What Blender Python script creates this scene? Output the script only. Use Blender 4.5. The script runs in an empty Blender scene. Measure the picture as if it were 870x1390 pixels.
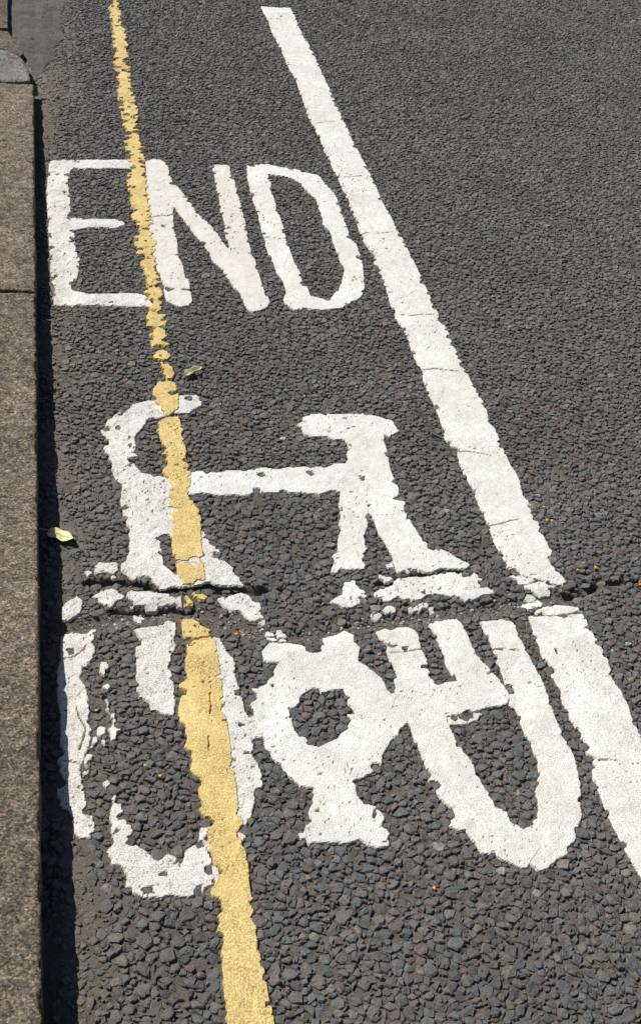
import bpy, math, random
import numpy as np

# ---------------------------------------------------------------- camera, sky, sun, exposure
sc = bpy.context.scene
CAM_ROWS = [[0.9788012, 0.0226816, -0.2035528], [-0.1731589, 0.6224123, -0.7632948], [0.109381, 0.7823608, 0.6131455]]
CAM_LOC = (0.02450, 0.0, 1.500)

from mathutils import Matrix, Vector
cam_d = bpy.data.cameras.new('camera')
cam = bpy.data.objects.new('camera', cam_d)
sc.collection.objects.link(cam)
sc.camera = cam
cam_d.sensor_fit = 'HORIZONTAL'
cam_d.sensor_width = 36.0
cam_d.lens = 36.0 * 1750.0 / 870.0
cam_d.clip_start = 0.05
cam_d.clip_end = 1000.0
_m = Matrix([r + [c] for r, c in zip(CAM_ROWS, CAM_LOC)] + [[0, 0, 0, 1]])
cam.matrix_world = _m

SUN_EL = math.radians(50.0)
SUN_TRAVEL = Vector((0.78, -0.62))
SUN_AZ = math.atan2(-SUN_TRAVEL.x, -SUN_TRAVEL.y)
world = bpy.data.worlds.new('World')
sc.world = world
world.use_nodes = True
wn = world.node_tree
sky = wn.nodes.new('ShaderNodeTexSky')
sky.sky_type = 'NISHITA'
sky.sun_disc = False
sky.sun_elevation = SUN_EL
sky.sun_rotation = SUN_AZ
bg = wn.nodes['Background']
bg.inputs['Strength'].default_value = 0.05
wn.links.new(sky.outputs[0], bg.inputs['Color'])
sun_d = bpy.data.lights.new('sun', 'SUN')
sun_d.energy = 5.0
sun_d.angle = math.radians(0.5)
sun_d.color = (1.0, 0.97, 0.925)
sun = bpy.data.objects.new('sun', sun_d)
sc.collection.objects.link(sun)
_dir = Vector((SUN_TRAVEL.x * math.cos(SUN_EL), SUN_TRAVEL.y * math.cos(SUN_EL), -math.sin(SUN_EL)))
sun.rotation_euler = _dir.to_track_quat('-Z', 'Y').to_euler()
sun.location = (-3, 4, 6)
sc.view_settings.view_transform = 'Standard'
sc.view_settings.look = 'None'
sc.view_settings.exposure = 0.0
sc.view_settings.gamma = 1.0

# ---------------------------------------------------------------- measured outlines on the road plane, metres
# x is the distance from the kerb, y runs along the road
D = {
 'E': [(0.0383,3.4334),(0.0484,3.444),(0.1045,3.4534),(0.1853,3.4598),(0.2648,3.4612),(0.2855,3.4331),(0.2592,3.4017),(0.2029,3.4023),(0.1427,3.3978),(0.0949,3.3893),(0.0901,3.3556),(0.0848,3.2946),(0.0886,3.2135),(0.0875,3.0925),(0.1319,3.0906),(0.1971,3.0899),(0.2155,3.0824),(0.222,3.066),(0.219,3.045),(0.1853,3.0393),(0.1449,3.0414),(0.1115,3.0316),(0.0949,3.0226),(0.093,2.9545),(0.0971,2.9079),(0.103,2.87),(0.0995,2.8102),(0.0931,2.7665),(0.0789,2.7482),(0.0799,2.72),(0.0881,2.7097),(0.118,2.6965),(0.1688,2.6977),(0.2289,2.7026),(0.2488,2.6926),(0.2576,2.672),(0.2636,2.6378),(0.2331,2.6372),(0.1996,2.64),(0.1662,2.6427),(0.1245,2.6452),(0.0914,2.648),(0.0796,2.641),(0.0633,2.6508),(0.0499,2.6438),(0.0401,2.6503),(0.0373,2.6843),(0.0446,2.7226),(0.0382,2.7435),(0.0338,2.7936),(0.0334,2.8939),(0.031,2.9914),(0.032,3.0729),(0.0293,3.1574),(0.0283,3.2364),(0.033,3.3141),(0.0356,3.3753)],
 'N': [(0.3037,3.4593),(0.3254,3.476),(0.349,3.4704),(0.3613,3.4459),(0.363,3.4046),(0.3634,3.3611),(0.3679,3.3281),(0.3809,3.2928),(0.3945,3.237),(0.4044,3.2015),(0.4163,3.1381),(0.4301,3.1021),(0.4475,3.0563),(0.4599,3.007),(0.4656,2.9664),(0.4745,2.9387),(0.4788,2.9509),(0.4789,2.9751),(0.4742,3.0159),(0.4837,3.1136),(0.4789,3.157),(0.4877,3.2567),(0.4834,3.2842),(0.4877,3.37),(0.4871,3.4367),(0.491,3.4455),(0.5155,3.4579),(0.5387,3.4476),(0.5356,3.3978),(0.5401,3.3496),(0.5391,3.2757),(0.5391,3.1961),(0.5374,3.1056),(0.5347,3.0311),(0.5304,2.949),(0.5342,2.8664),(0.5338,2.8091),(0.5351,2.7535),(0.5382,2.6994),(0.543,2.6711),(0.5298,2.6408),(0.5123,2.6288),(0.4894,2.6181),(0.4823,2.6317),(0.4785,2.6698),(0.4767,2.705),(0.463,2.7425),(0.4529,2.788),(0.4422,2.8364),(0.4289,2.8638),(0.4215,2.9227),(0.4101,2.9701),(0.3918,3.0257),(0.3801,3.0825),(0.3702,3.1213),(0.3602,3.1608),(0.3528,3.1542),(0.3508,3.1194),(0.3462,3.043),(0.3487,2.9856),(0.3462,2.9037),(0.3512,2.8421),(0.3503,2.782),(0.3591,2.7742),(0.3588,2.7236),(0.3569,2.6672),(0.3473,2.6497),(0.3267,2.639),(0.3117,2.649),(0.2973,2.6659),(0.2956,2.6972),(0.2947,2.7553),(0.2873,2.8141),(0.2824,2.8919),(0.2817,2.9826),(0.2862,3.0988),(0.2895,3.1991),(0.2969,3.3326)],
 'D': [(0.5898,3.4516),(0.6131,3.4655),(0.6513,3.4685),(0.686,3.4489),(0.7235,3.4416),(0.7518,3.4187),(0.7868,3.4013),(0.7984,3.3433),(0.8136,3.2821),(0.8114,3.1984),(0.8087,3.1198),(0.8083,3.0654),(0.8029,3.01),(0.8116,2.9812),(0.8129,2.9484),(0.8104,2.888),(0.7996,2.8098),(0.7881,2.7418),(0.7693,2.695),(0.7402,2.6682),(0.7084,2.6443),(0.6609,2.6315),(0.6258,2.6378),(0.5935,2.6303),(0.5758,2.6648),(0.5779,2.6896),(0.5879,2.7077),(0.5889,2.7734),(0.5818,2.7919),(0.5791,2.868),(0.5722,2.9187),(0.5754,2.9916),(0.5745,3.0205),(0.5759,3.0861),(0.5784,3.1759),(0.5755,3.2438),(0.5786,3.3283),(0.5789,3.362)],
 'D_hole': [(0.6412,3.3982),(0.6769,3.3885),(0.7026,3.3775),(0.7279,3.3385),(0.7373,3.2819),(0.7531,3.2409),(0.7513,3.1723),(0.7516,3.1168),(0.7424,3.0881),(0.7575,3.0502),(0.7538,2.987),(0.754,2.9359),(0.752,2.8741),(0.756,2.8353),(0.7448,2.7967),(0.7248,2.7402),(0.7013,2.7032),(0.6879,2.6796),(0.6452,2.6983),(0.6454,2.7381),(0.6369,2.7748),(0.6383,2.8238),(0.6319,2.8698),(0.6321,2.9311),(0.6305,2.9817),(0.6344,3.0443),(0.6347,3.1107),(0.633,3.1791),(0.6367,3.2246),(0.6336,3.294),(0.6424,3.3326)],
 'L_up': [(0.8305,4.8974),(0.8326,4.8136),(0.8358,4.7402),(0.8316,4.6007),(0.8353,4.4834),(0.8375,4.3956),(0.8349,4.2957),(0.8378,4.2338),(0.8439,4.147),(0.838,4.0359),(0.8363,3.9381),(0.8304,3.8327),(0.8364,3.7462),(0.839,3.6567),(0.838,3.5752),(0.8385,3.481),(0.8419,3.4053),(0.8417,3.3192),(0.8389,3.2229),(0.8418,3.1433),(0.8387,3.0669),(0.8369,2.9699),(0.8442,2.9293),(0.8407,2.8575),(0.8449,2.8093),(0.8427,2.7432),(0.8361,2.6506),(0.8343,2.5895),(0.8424,2.5538),(0.8434,2.512),(0.8403,2.4533),(0.839,2.4183),(0.8424,2.3746),(0.8376,2.32),(0.8351,2.2683),(0.8373,2.2237),(0.837,2.1899),(0.8342,2.1405),(0.8283,2.0924),(0.8421,2.0504),(0.836,2.0073),(0.8384,1.9699),(0.8422,1.9333),(0.8411,1.8905),(0.8416,1.8442),(0.8406,1.7993),(0.8381,1.7599),(0.8413,1.7213),(0.8433,1.6847),(0.8528,1.6688),(0.8812,1.6592),(0.9032,1.6479),(0.9026,1.6459),(0.9245,1.6387),(0.9435,1.6357),(0.9426,1.6541),(0.9366,1.675),(0.9282,1.7025),(0.9436,1.7316),(0.9411,1.7555),(0.942,1.7952),(0.9438,1.8336),(0.9475,1.8693),(0.939,1.9062),(0.9479,1.9604),(0.9448,1.9918),(0.9426,2.0429),(0.946,2.0981),(0.9476,2.1315),(0.9408,2.1593),(0.9491,2.2026),(0.9505,2.2525),(0.9455,2.3045),(0.9473,2.3653),(0.9485,2.4218),(0.9453,2.4701),(0.9497,2.521),(0.948,2.5636),(0.9475,2.6121),(0.9467,2.6527),(0.946,2.6979),(0.9461,2.7647),(0.9473,2.8415),(0.947,2.9227),(0.9479,2.9954),(0.9431,3.072),(0.9439,3.1488),(0.9406,3.229),(0.943,3.3143),(0.9423,3.3876),(0.9472,3.4382),(0.9424,3.5046),(0.9419,3.5572),(0.9387,3.6546),(0.9408,3.7534),(0.9405,3.8559),(0.9414,3.9496),(0.945,4.0612),(0.943,4.1594),(0.9451,4.3),(0.9464,4.411),(0.9441,4.5373),(0.9403,4.6768),(0.9465,4.7998),(0.943,4.9002)],
 'L_fl': [[(0.8378,1.6614),(0.8466,1.6671),(0.8805,1.6572),(0.885,1.6489),(0.8713,1.6415),(0.8533,1.6404)],[(0.8508,1.6345),(0.8589,1.6381),(0.8928,1.6464),(0.914,1.6373),(0.9232,1.6348),(0.9135,1.6313),(0.8996,1.628),(0.9082,1.6195),(0.9022,1.6099),(0.8941,1.6153),(0.8814,1.611),(0.8742,1.6193),(0.8698,1.6275)],[(0.853,1.6145),(0.8622,1.617),(0.8742,1.6104),(0.8652,1.604),(0.8508,1.6028)],[(0.8359,1.5861),(0.8457,1.5953),(0.8768,1.6054),(0.8853,1.599),(0.8761,1.5859),(0.8567,1.5773),(0.8404,1.5782)],[(0.9298,1.6164),(0.9361,1.6141),(0.9378,1.5981),(0.9393,1.5902),(0.9309,1.5985)],[(0.8578,1.5676),(0.8791,1.5799),(0.9028,1.5863),(0.9147,1.5798),(0.9395,1.5804),(0.9445,1.5685),(0.9442,1.5598),(0.9145,1.5586),(0.8822,1.5576),(0.8587,1.5618)]],
 'L_low': [(0.8434,1.557),(0.881,1.5539),(0.9221,1.5563),(0.9446,1.5569),(0.9443,1.5322),(0.9453,1.5078),(0.9477,1.48),(0.9476,1.4369),(0.94,1.3929),(0.946,1.3663),(0.9452,1.3331),(0.9406,1.3041),(0.9432,1.276),(0.9424,1.2334),(0.9379,1.1452),(0.9343,1.0361),(0.9284,0.9301),(0.9261,0.8162),(0.9283,0.7322),(0.8542,0.7407),(0.8514,0.8297),(0.8477,0.9382),(0.8424,1.01),(0.8393,1.0256),(0.8368,1.0491),(0.8352,1.0756),(0.8322,1.1069),(0.8338,1.1386),(0.8333,1.1669),(0.8339,1.1959),(0.8451,1.2201),(0.8425,1.2338),(0.8387,1.2523),(0.8403,1.2753),(0.838,1.2959),(0.8377,1.3246),(0.8371,1.3532),(0.843,1.3785),(0.8385,1.4042),(0.8369,1.4354),(0.8362,1.4619),(0.8395,1.4931),(0.8363,1.5255)],
 'Y': [[(0.2935,5.2808),(0.2792,4.8745),(0.2642,4.7807),(0.2618,4.6761),(0.268,4.6458),(0.2602,4.5905),(0.2605,4.4928),(0.2607,4.3983),(0.2554,4.2922),(0.2517,4.1704),(0.2564,4.1253),(0.2527,4.0107),(0.253,3.8894),(0.2562,3.7852),(0.2558,3.7013),(0.2592,3.6472),(0.2519,3.5933),(0.2528,3.5004),(0.255,3.4505),(0.2557,3.4112),(0.245,3.3313),(0.2458,3.2778),(0.2466,3.2255),(0.2476,3.1657),(0.2439,3.1051),(0.2502,3.0674),(0.2508,3.0178),(0.2424,2.9729),(0.2425,2.9176),(0.2448,2.8828),(0.2463,2.8374),(0.2448,2.7873),(0.2489,2.771),(0.2433,2.7384),(0.2485,2.6961),(0.2566,2.6719),(0.2612,2.6514),(0.2602,2.6377),(0.2469,2.6172),(0.2405,2.597),(0.2454,2.5806),(0.2523,2.5741),(0.2444,2.5576),(0.2449,2.5414),(0.237,2.522),(0.2435,2.4976),(0.2486,2.4779),(0.2408,2.4592),(0.2674,2.4563),(0.2877,2.4595),(0.2907,2.4657),(0.2818,2.486),(0.2914,2.5035),(0.287,2.5194),(0.2886,2.5387),(0.2827,2.5581),(0.2888,2.5713),(0.2863,2.6247),(0.2797,2.6483),(0.2896,2.6657),(0.2911,2.7059),(0.2906,2.7541),(0.2901,2.8052),(0.2924,2.8578),(0.2895,2.9),(0.2953,2.9552),(0.2958,3.0117),(0.2947,3.0588),(0.2939,3.0992),(0.2964,3.1685),(0.2982,3.2401),(0.2979,3.2905),(0.3022,3.3807),(0.304,3.4345),(0.3026,3.5045),(0.3051,3.5717),(0.3009,3.6349),(0.2982,3.6916),(0.3006,3.7614),(0.3032,3.8362),(0.2998,3.9245),(0.3025,4.0042),(0.2979,4.0791),(0.3053,4.1643),(0.3034,4.251),(0.3116,4.307),(0.3072,4.398),(0.3069,4.4778),(0.3087,4.5984),(0.3002,4.6747),(0.3046,4.7553),(0.306,4.8794),(0.3164,5.2856)],[(0.2425,2.4164),(0.2494,2.4347),(0.2705,2.447),(0.2881,2.4348),(0.2908,2.4196),(0.2802,2.4075),(0.267,2.4029),(0.2529,2.4059)],[(0.2491,2.3984),(0.2664,2.3954),(0.2816,2.3865),(0.2862,2.3658),(0.2885,2.3452),(0.279,2.3279),(0.2609,2.3262),(0.2459,2.3337),(0.2475,2.3453),(0.2632,2.3555),(0.2688,2.3658),(0.2568,2.3746),(0.254,2.3865)],[(0.2508,2.3165),(0.2608,2.325),(0.286,2.3163),(0.2881,2.2794),(0.2897,2.2626),(0.2849,2.216),(0.2707,2.2026),(0.2598,2.1894),(0.2451,2.203),(0.2457,2.23),(0.2349,2.2383),(0.2443,2.2519),(0.2377,2.2658),(0.2359,2.2826)],[(0.2618,2.1867),(0.2844,2.1864),(0.2841,2.1663),(0.289,2.1468),(0.2844,2.1211),(0.2855,2.1007),(0.287,2.0692),(0.2827,2.0385),(0.2904,2.0141),(0.2895,1.9902),(0.2832,1.9539),(0.2763,1.9256),(0.2835,1.905),(0.2947,1.8734),(0.2952,1.8515),(0.2905,1.8194),(0.288,1.7816),(0.2852,1.7287),(0.2425,1.7347),(0.236,1.735),(0.2332,1.7634),(0.2361,1.8047),(0.2369,1.8216),(0.2404,1.848),(0.2401,1.8754),(0.2355,1.8866),(0.2401,1.9087),(0.2392,1.9314),(0.2463,1.9495),(0.2445,1.9786),(0.2333,1.9966),(0.2409,2.0202),(0.249,2.0321),(0.2385,2.0445),(0.2381,2.0577),(0.2497,2.0763),(0.2406,2.089),(0.2388,2.1219),(0.2334,2.1478),(0.2371,2.166),(0.2493,2.18)],[(0.2363,1.731),(0.2847,1.7247),(0.2845,1.6774),(0.2756,1.674),(0.2683,1.6783),(0.2599,1.671),(0.2399,1.6701),(0.2374,1.6915),(0.2375,1.715)],[(0.2374,1.6417),(0.2481,1.6411),(0.2557,1.6283),(0.256,1.6183),(0.2476,1.615),(0.2385,1.6192),(0.2384,1.6323)],[(0.2522,1.6447),(0.2625,1.6517),(0.2767,1.6472),(0.2842,1.6335),(0.2747,1.6284),(0.2636,1.6309),(0.2582,1.6406)],[(0.2309,1.5903),(0.238,1.5999),(0.2523,1.5927),(0.2599,1.5814),(0.2625,1.5704),(0.2824,1.5532),(0.2836,1.5425),(0.2641,1.5384),(0.2355,1.5331),(0.2326,1.5421),(0.2323,1.5651)],[(0.2364,1.5296),(0.2651,1.5357),(0.2839,1.5389),(0.2851,1.4955),(0.2852,1.4535),(0.2828,1.4226),(0.2838,1.3905),(0.2829,1.344),(0.2824,1.3021),(0.282,1.2657),(0.2813,1.229),(0.2791,1.1854),(0.2808,1.1812),(0.2818,1.1474),(0.2782,1.1277),(0.2805,1.1122),(0.2819,1.0833),(0.2779,1.0532),(0.2797,1.028),(0.2792,1.0024),(0.2769,0.9709),(0.278,0.9431),(0.2806,0.8864),(0.2837,0.8061),(0.2225,0.8131),(0.2254,0.8924),(0.2281,0.9483),(0.2351,0.9752),(0.226,0.9817),(0.2318,0.998),(0.2285,1.0041),(0.2386,1.0134),(0.2361,1.0264),(0.2246,1.0358),(0.2259,1.0475),(0.2346,1.0574),(0.236,1.0705),(0.2328,1.0972),(0.2291,1.1296),(0.2304,1.1618),(0.223,1.1823),(0.2281,1.1912),(0.2247,1.2104),(0.2259,1.2378),(0.2163,1.2569),(0.2227,1.2777),(0.2114,1.2989),(0.2202,1.3217),(0.2134,1.3447),(0.2084,1.3649),(0.2116,1.3879),(0.218,1.4079),(0.2158,1.4353),(0.2271,1.4435),(0.2306,1.4805),(0.2268,1.4657),(0.2307,1.4821),(0.2363,1.5158)]],
 'H': [(0.1363,2.1753),(0.152,2.1948),(0.1806,2.228),(0.2164,2.2453),(0.2395,2.2492),(0.2891,2.2626),(0.3072,2.2681),(0.3268,2.2679),(0.3362,2.2483),(0.3327,2.2302),(0.3138,2.2156),(0.3048,2.2022),(0.2888,2.2024),(0.2662,2.2027),(0.25,2.1895),(0.2347,2.1844),(0.219,2.1741),(0.2057,2.1534),(0.1942,2.1355),(0.1871,2.1153),(0.1888,2.0838),(0.189,2.053),(0.1774,2.0508),(0.1827,2.0217),(0.1953,1.9976),(0.2165,1.9899),(0.2338,1.9847),(0.2663,1.9697),(0.2825,1.8894),(0.2945,1.8182),(0.3011,1.7915),(0.3046,1.7747),(0.3172,1.7669),(0.3192,1.7382),(0.3362,1.7142),(0.3334,1.7024),(0.3432,1.6862),(0.348,1.6626),(0.3405,1.6649),(0.324,1.6677),(0.3109,1.6664),(0.2833,1.6736),(0.239,1.6663),(0.229,1.6687),(0.2031,1.6624),(0.1942,1.6801),(0.1891,1.6968),(0.1698,1.6948),(0.159,1.6838),(0.1475,1.7037),(0.1403,1.7119),(0.1415,1.7335),(0.1516,1.7409),(0.1582,1.777),(0.1608,1.7975),(0.158,1.8396),(0.1542,1.8677),(0.1497,1.9074),(0.1532,1.9342),(0.157,1.966),(0.1451,1.9756),(0.1387,2.0143),(0.141,2.0324),(0.1308,2.0568),(0.1229,2.0692),(0.1265,2.0864),(0.1397,2.0936),(0.1325,2.1239),(0.1241,2.1317),(0.1248,2.147),(0.1337,2.152)],
 'H_hole': [(0.2114,1.8036),(0.22,1.8117),(0.2333,1.8111),(0.2362,1.7984),(0.239,1.7389),(0.2379,1.6973),(0.2316,1.6996),(0.2146,1.728),(0.2144,1.7481),(0.2131,1.7746)],
 'H_fl': [[(0.0963,1.7356),(0.1009,1.7393),(0.1185,1.7345),(0.1351,1.7338),(0.1357,1.7199),(0.1318,1.7045),(0.1223,1.7069),(0.0951,1.7063)],[(0.076,1.717),(0.0849,1.7193),(0.0889,1.7086),(0.0822,1.7021)],[(0.1207,1.7002),(0.1335,1.7025),(0.1341,1.6899),(0.1265,1.6893)],[(0.0352,1.6214),(0.0478,1.6426),(0.0573,1.6532),(0.071,1.6414),(0.0717,1.6248),(0.0639,1.6089),(0.0529,1.6024),(0.0407,1.5941),(0.0348,1.6016)],[(0.0884,1.6469),(0.1014,1.6602),(0.1234,1.6666),(0.1387,1.6601),(0.1417,1.6468),(0.131,1.6326),(0.118,1.6195),(0.1084,1.6246),(0.0967,1.637)],[(0.1424,1.6581),(0.1578,1.6648),(0.1672,1.6549),(0.19,1.6574),(0.1983,1.6504),(0.2207,1.6464),(0.226,1.6348),(0.238,1.6417),(0.2371,1.6175),(0.222,1.6239),(0.2021,1.6176),(0.1928,1.6107),(0.1678,1.6167),(0.1475,1.6178),(0.1594,1.631),(0.1487,1.639)],[(0.2974,1.6309),(0.314,1.6376),(0.3339,1.6432),(0.3446,1.6455),(0.3595,1.6351),(0.3707,1.6194),(0.3722,1.6025),(0.3682,1.5916),(0.3717,1.5804),(0.3578,1.5757),(0.3481,1.5745),(0.342,1.5858),(0.3318,1.5955),(0.3133,1.5993),(0.3084,1.6116)],[(0.3629,1.5718),(0.3734,1.5748),(0.3719,1.564),(0.3631,1.5645)],[(0.1545,1.6111),(0.167,1.6049),(0.1755,1.5935),(0.1655,1.5824),(0.1547,1.583)]],
 'WL': [(0.0352,1.561),(0.0401,1.5695),(0.0639,1.568),(0.0898,1.5718),(0.0894,1.5604),(0.0844,1.5407),(0.086,1.5193),(0.0811,1.5002),(0.0702,1.4844),(0.0628,1.4915),(0.0657,1.4722),(0.0596,1.4622),(0.0705,1.4437),(0.0738,1.4087),(0.0738,1.3779),(0.0756,1.3507),(0.0707,1.3216),(0.0612,1.2964),(0.0564,1.2826),(0.0548,1.2645),(0.0603,1.2366),(0.0625,1.2095),(0.0569,1.1955),(0.0711,1.1884),(0.072,1.1592),(0.0666,1.1495),(0.0514,1.1509),(0.0456,1.1616),(0.0448,1.1874),(0.0364,1.2026),(0.0263,1.2114),(0.0225,1.2331),(0.0246,1.2922),(0.0309,1.3422),(0.0296,1.3873),(0.0257,1.4184),(0.0266,1.4742),(0.0317,1.4985),(0.0335,1.5319)],
 'WL_fl': [[(0.0838,1.3501),(0.0886,1.3587),(0.0952,1.3573),(0.0956,1.3417),(0.0887,1.3334),(0.0845,1.3396)],[(0.0872,1.3247),(0.0915,1.3317),(0.0953,1.324),(0.0922,1.3141),(0.0875,1.3173)],[(0.0775,1.3284),(0.079,1.3378),(0.0833,1.3375),(0.0823,1.3265),(0.0772,1.3196),(0.075,1.3212)],[(0.07,1.3108),(0.0744,1.3184),(0.0798,1.3165),(0.0789,1.3079),(0.0711,1.3042)],[(0.0599,1.2894),(0.0683,1.3023),(0.0737,1.2997),(0.073,1.2813),(0.0687,1.2746),(0.06,1.2753)],[(0.0577,1.2671),(0.0614,1.271),(0.0685,1.2704),(0.0653,1.2609),(0.0606,1.2578)],[(0.0939,1.4828),(0.097,1.4909),(0.1081,1.4885),(0.1083,1.4802),(0.1004,1.4725),(0.0987,1.4595),(0.0928,1.4583)],[(0.0966,1.45),(0.1044,1.4583),(0.1086,1.4491),(0.098,1.4434)],[(0.0946,1.4341),(0.0978,1.4393),(0.1048,1.4422),(0.1079,1.4347),(0.1,1.4289)],[(0.0975,1.4071),(0.1021,1.4091),(0.1043,1.3957),(0.112,1.3812),(0.111,1.3691),(0.1015,1.3721),(0.0981,1.3858)],[(0.1005,1.3512),(0.1086,1.3678),(0.1125,1.3675),(0.1135,1.3523),(0.1206,1.3518),(0.1188,1.3459),(0.113,1.3426),(0.1104,1.3279),(0.1047,1.3233),(0.1032,1.3382)]],
 'WLb': [(0.0877,1.2466),(0.0974,1.2506),(0.1009,1.2455),(0.1017,1.2296),(0.1064,1.2155),(0.1043,1.2086),(0.1113,1.208),(0.1129,1.1919),(0.1167,1.168),(0.1246,1.1622),(0.1239,1.1494),(0.1165,1.1463),(0.1251,1.1354),(0.1413,1.1188),(0.1469,1.1108),(0.1586,1.111),(0.1672,1.1089),(0.1762,1.1193),(0.1845,1.0962),(0.184,1.0791),(0.1955,1.105),(0.1962,1.1125),(0.2163,1.127),(0.2227,1.1521),(0.2288,1.1567),(0.2302,1.1206),(0.2334,1.0928),(0.2392,1.08),(0.2372,1.0631),(0.2225,1.049),(0.209,1.0456),(0.1934,1.0393),(0.1685,1.0436),(0.1557,1.0407),(0.1333,1.0448),(0.118,1.054),(0.1107,1.0634),(0.1144,1.0767),(0.1103,1.0922),(0.1056,1.1024),(0.0902,1.1002),(0.0942,1.1096),(0.0898,1.1236),(0.0985,1.1353),(0.1,1.144),(0.0953,1.1533),(0.0987,1.1697),(0.0956,1.1797),(0.0976,1.1999),(0.1022,1.2074),(0.0977,1.223),(0.09,1.2409)],
 'WLr': [(0.2827,1.5395),(0.2913,1.539),(0.2947,1.526),(0.2991,1.5109),(0.3036,1.4926),(0.3123,1.4887),(0.307,1.4553),(0.311,1.4045),(0.3131,1.3727),(0.3165,1.3538),(0.3281,1.3622),(0.3323,1.3419),(0.3331,1.3145),(0.3225,1.3123),(0.3154,1.3144),(0.3166,1.2807),(0.321,1.2405),(0.3213,1.2229),(0.3076,1.2033),(0.3015,1.1828),(0.2984,1.1757),(0.2963,1.1599),(0.2869,1.1535),(0.2846,1.1439),(0.2794,1.1123),(0.2737,1.1166),(0.2733,1.1819),(0.2691,1.2653),(0.2706,1.3465),(0.2733,1.433),(0.2734,1.4997)],
 'SP': [(0.1514,1.561),(0.1615,1.5675),(0.1769,1.5684),(0.1961,1.5726),(0.2092,1.5825),(0.2213,1.58),(0.223,1.5638),(0.2167,1.5413),(0.2173,1.5195),(0.2086,1.5028),(0.2046,1.4738),(0.2066,1.4441),(0.2075,1.4071),(0.2003,1.3701),(0.1863,1.3735),(0.1757,1.3843),(0.1696,1.3847),(0.1649,1.3991),(0.1483,1.4113),(0.1499,1.4358),(0.1531,1.4855),(0.1538,1.5235),(0.1595,1.5361),(0.1543,1.5503)],
 'R': [(0.5422,2.1829),(0.5586,2.1963),(0.6054,2.1929),(0.6711,2.1948),(0.7011,2.1848),(0.7293,2.1666),(0.7343,2.1287),(0.7099,2.1079),(0.7015,2.12),(0.6959,2.0872),(0.6953,2.0486),(0.6866,1.9913),(0.6898,1.9356),(0.6864,1.9074),(0.695,1.8932),(0.6852,1.8659),(0.6906,1.8341),(0.698,1.7887),(0.71,1.7554),(0.7399,1.7386),(0.7556,1.7169),(0.7744,1.6993),(0.7624,1.6896),(0.748,1.6883),(0.7144,1.694),(0.6934,1.6828),(0.6625,1.6843),(0.6318,1.6858),(0.6106,1.702),(0.6281,1.7187),(0.6332,1.7102),(0.6312,1.7477),(0.6279,1.7648),(0.623,1.7918),(0.6212,1.8368),(0.616,1.8707),(0.611,1.8551),(0.6033,1.8198),(0.5896,1.7878),(0.593,1.7599),(0.5798,1.7395),(0.5802,1.7147),(0.5711,1.6968),(0.5512,1.6998),(0.5247,1.689),(0.5103,1.6918),(0.5239,1.7215),(0.5222,1.738),(0.5351,1.752),(0.5403,1.7792),(0.5479,1.8003),(0.5483,1.822),(0.5594,1.8503),(0.5614,1.884),(0.574,1.9275),(0.5483,1.9307),(0.5302,1.9231),(0.5055,1.9274),(0.4693,1.9308),(0.4295,1.9298),(0.4083,1.9358),(0.3958,1.924),(0.335,1.9237),(0.3036,1.9327),(0.2779,1.9278),(0.2567,1.9399),(0.2607,1.9863),(0.2926,1.9982),(0.3152,2.0038),(0.3393,1.9936),(0.3584,2.0027),(0.4065,2.0038),(0.4293,2.0105),(0.4621,2.0033),(0.4819,2.0115),(0.5417,2.0099),(0.5703,2.0191),(0.6003,2.0183),(0.6065,2.0306),(0.6114,2.0557),(0.6176,2.0759),(0.6144,2.0993),(0.5861,2.105),(0.5637,2.1133),(0.5327,2.1165),(0.5321,2.1454),(0.5222,2.1562),(0.5375,2.164)],
 'R_fl': [[(0.576,1.6293),(0.5908,1.6421),(0.6162,1.6487),(0.6233,1.6661),(0.6528,1.6727),(0.6909,1.6728),(0.7214,1.6804),(0.7525,1.6788),(0.7628,1.6651),(0.7747,1.6778),(0.7884,1.6566),(0.7906,1.6317),(0.799,1.6253),(0.7924,1.6138),(0.7706,1.613),(0.744,1.6014),(0.7357,1.6013),(0.7285,1.6153),(0.7208,1.6118),(0.7022,1.6192),(0.6721,1.6242),(0.6596,1.6142),(0.6346,1.6088),(0.6168,1.6194),(0.5968,1.608),(0.5791,1.6185)],[(0.5314,1.668),(0.5515,1.667),(0.5602,1.6437),(0.5629,1.6242),(0.5477,1.6059),(0.5314,1.5992),(0.5115,1.5984),(0.5003,1.6085),(0.4898,1.6015),(0.4968,1.6182),(0.5094,1.6223),(0.5223,1.6341),(0.5252,1.6495)],[(0.5971,1.6794),(0.6155,1.6765),(0.6224,1.6682),(0.6067,1.659),(0.595,1.6676)],[(0.6319,1.5917),(0.6573,1.6047),(0.6712,1.6039),(0.6655,1.5918),(0.6557,1.5904),(0.6462,1.5788),(0.632,1.5841)],[(0.5579,1.5743),(0.5684,1.587),(0.5808,1.5801),(0.5713,1.567),(0.5599,1.5677)],[(0.5846,1.5895),(0.5971,1.6032),(0.6069,1.5931),(0.6048,1.5838),(0.588,1.5821)],[(0.6681,1.5916),(0.6766,1.5931),(0.6777,1.5816),(0.67,1.5801)]],
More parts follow.
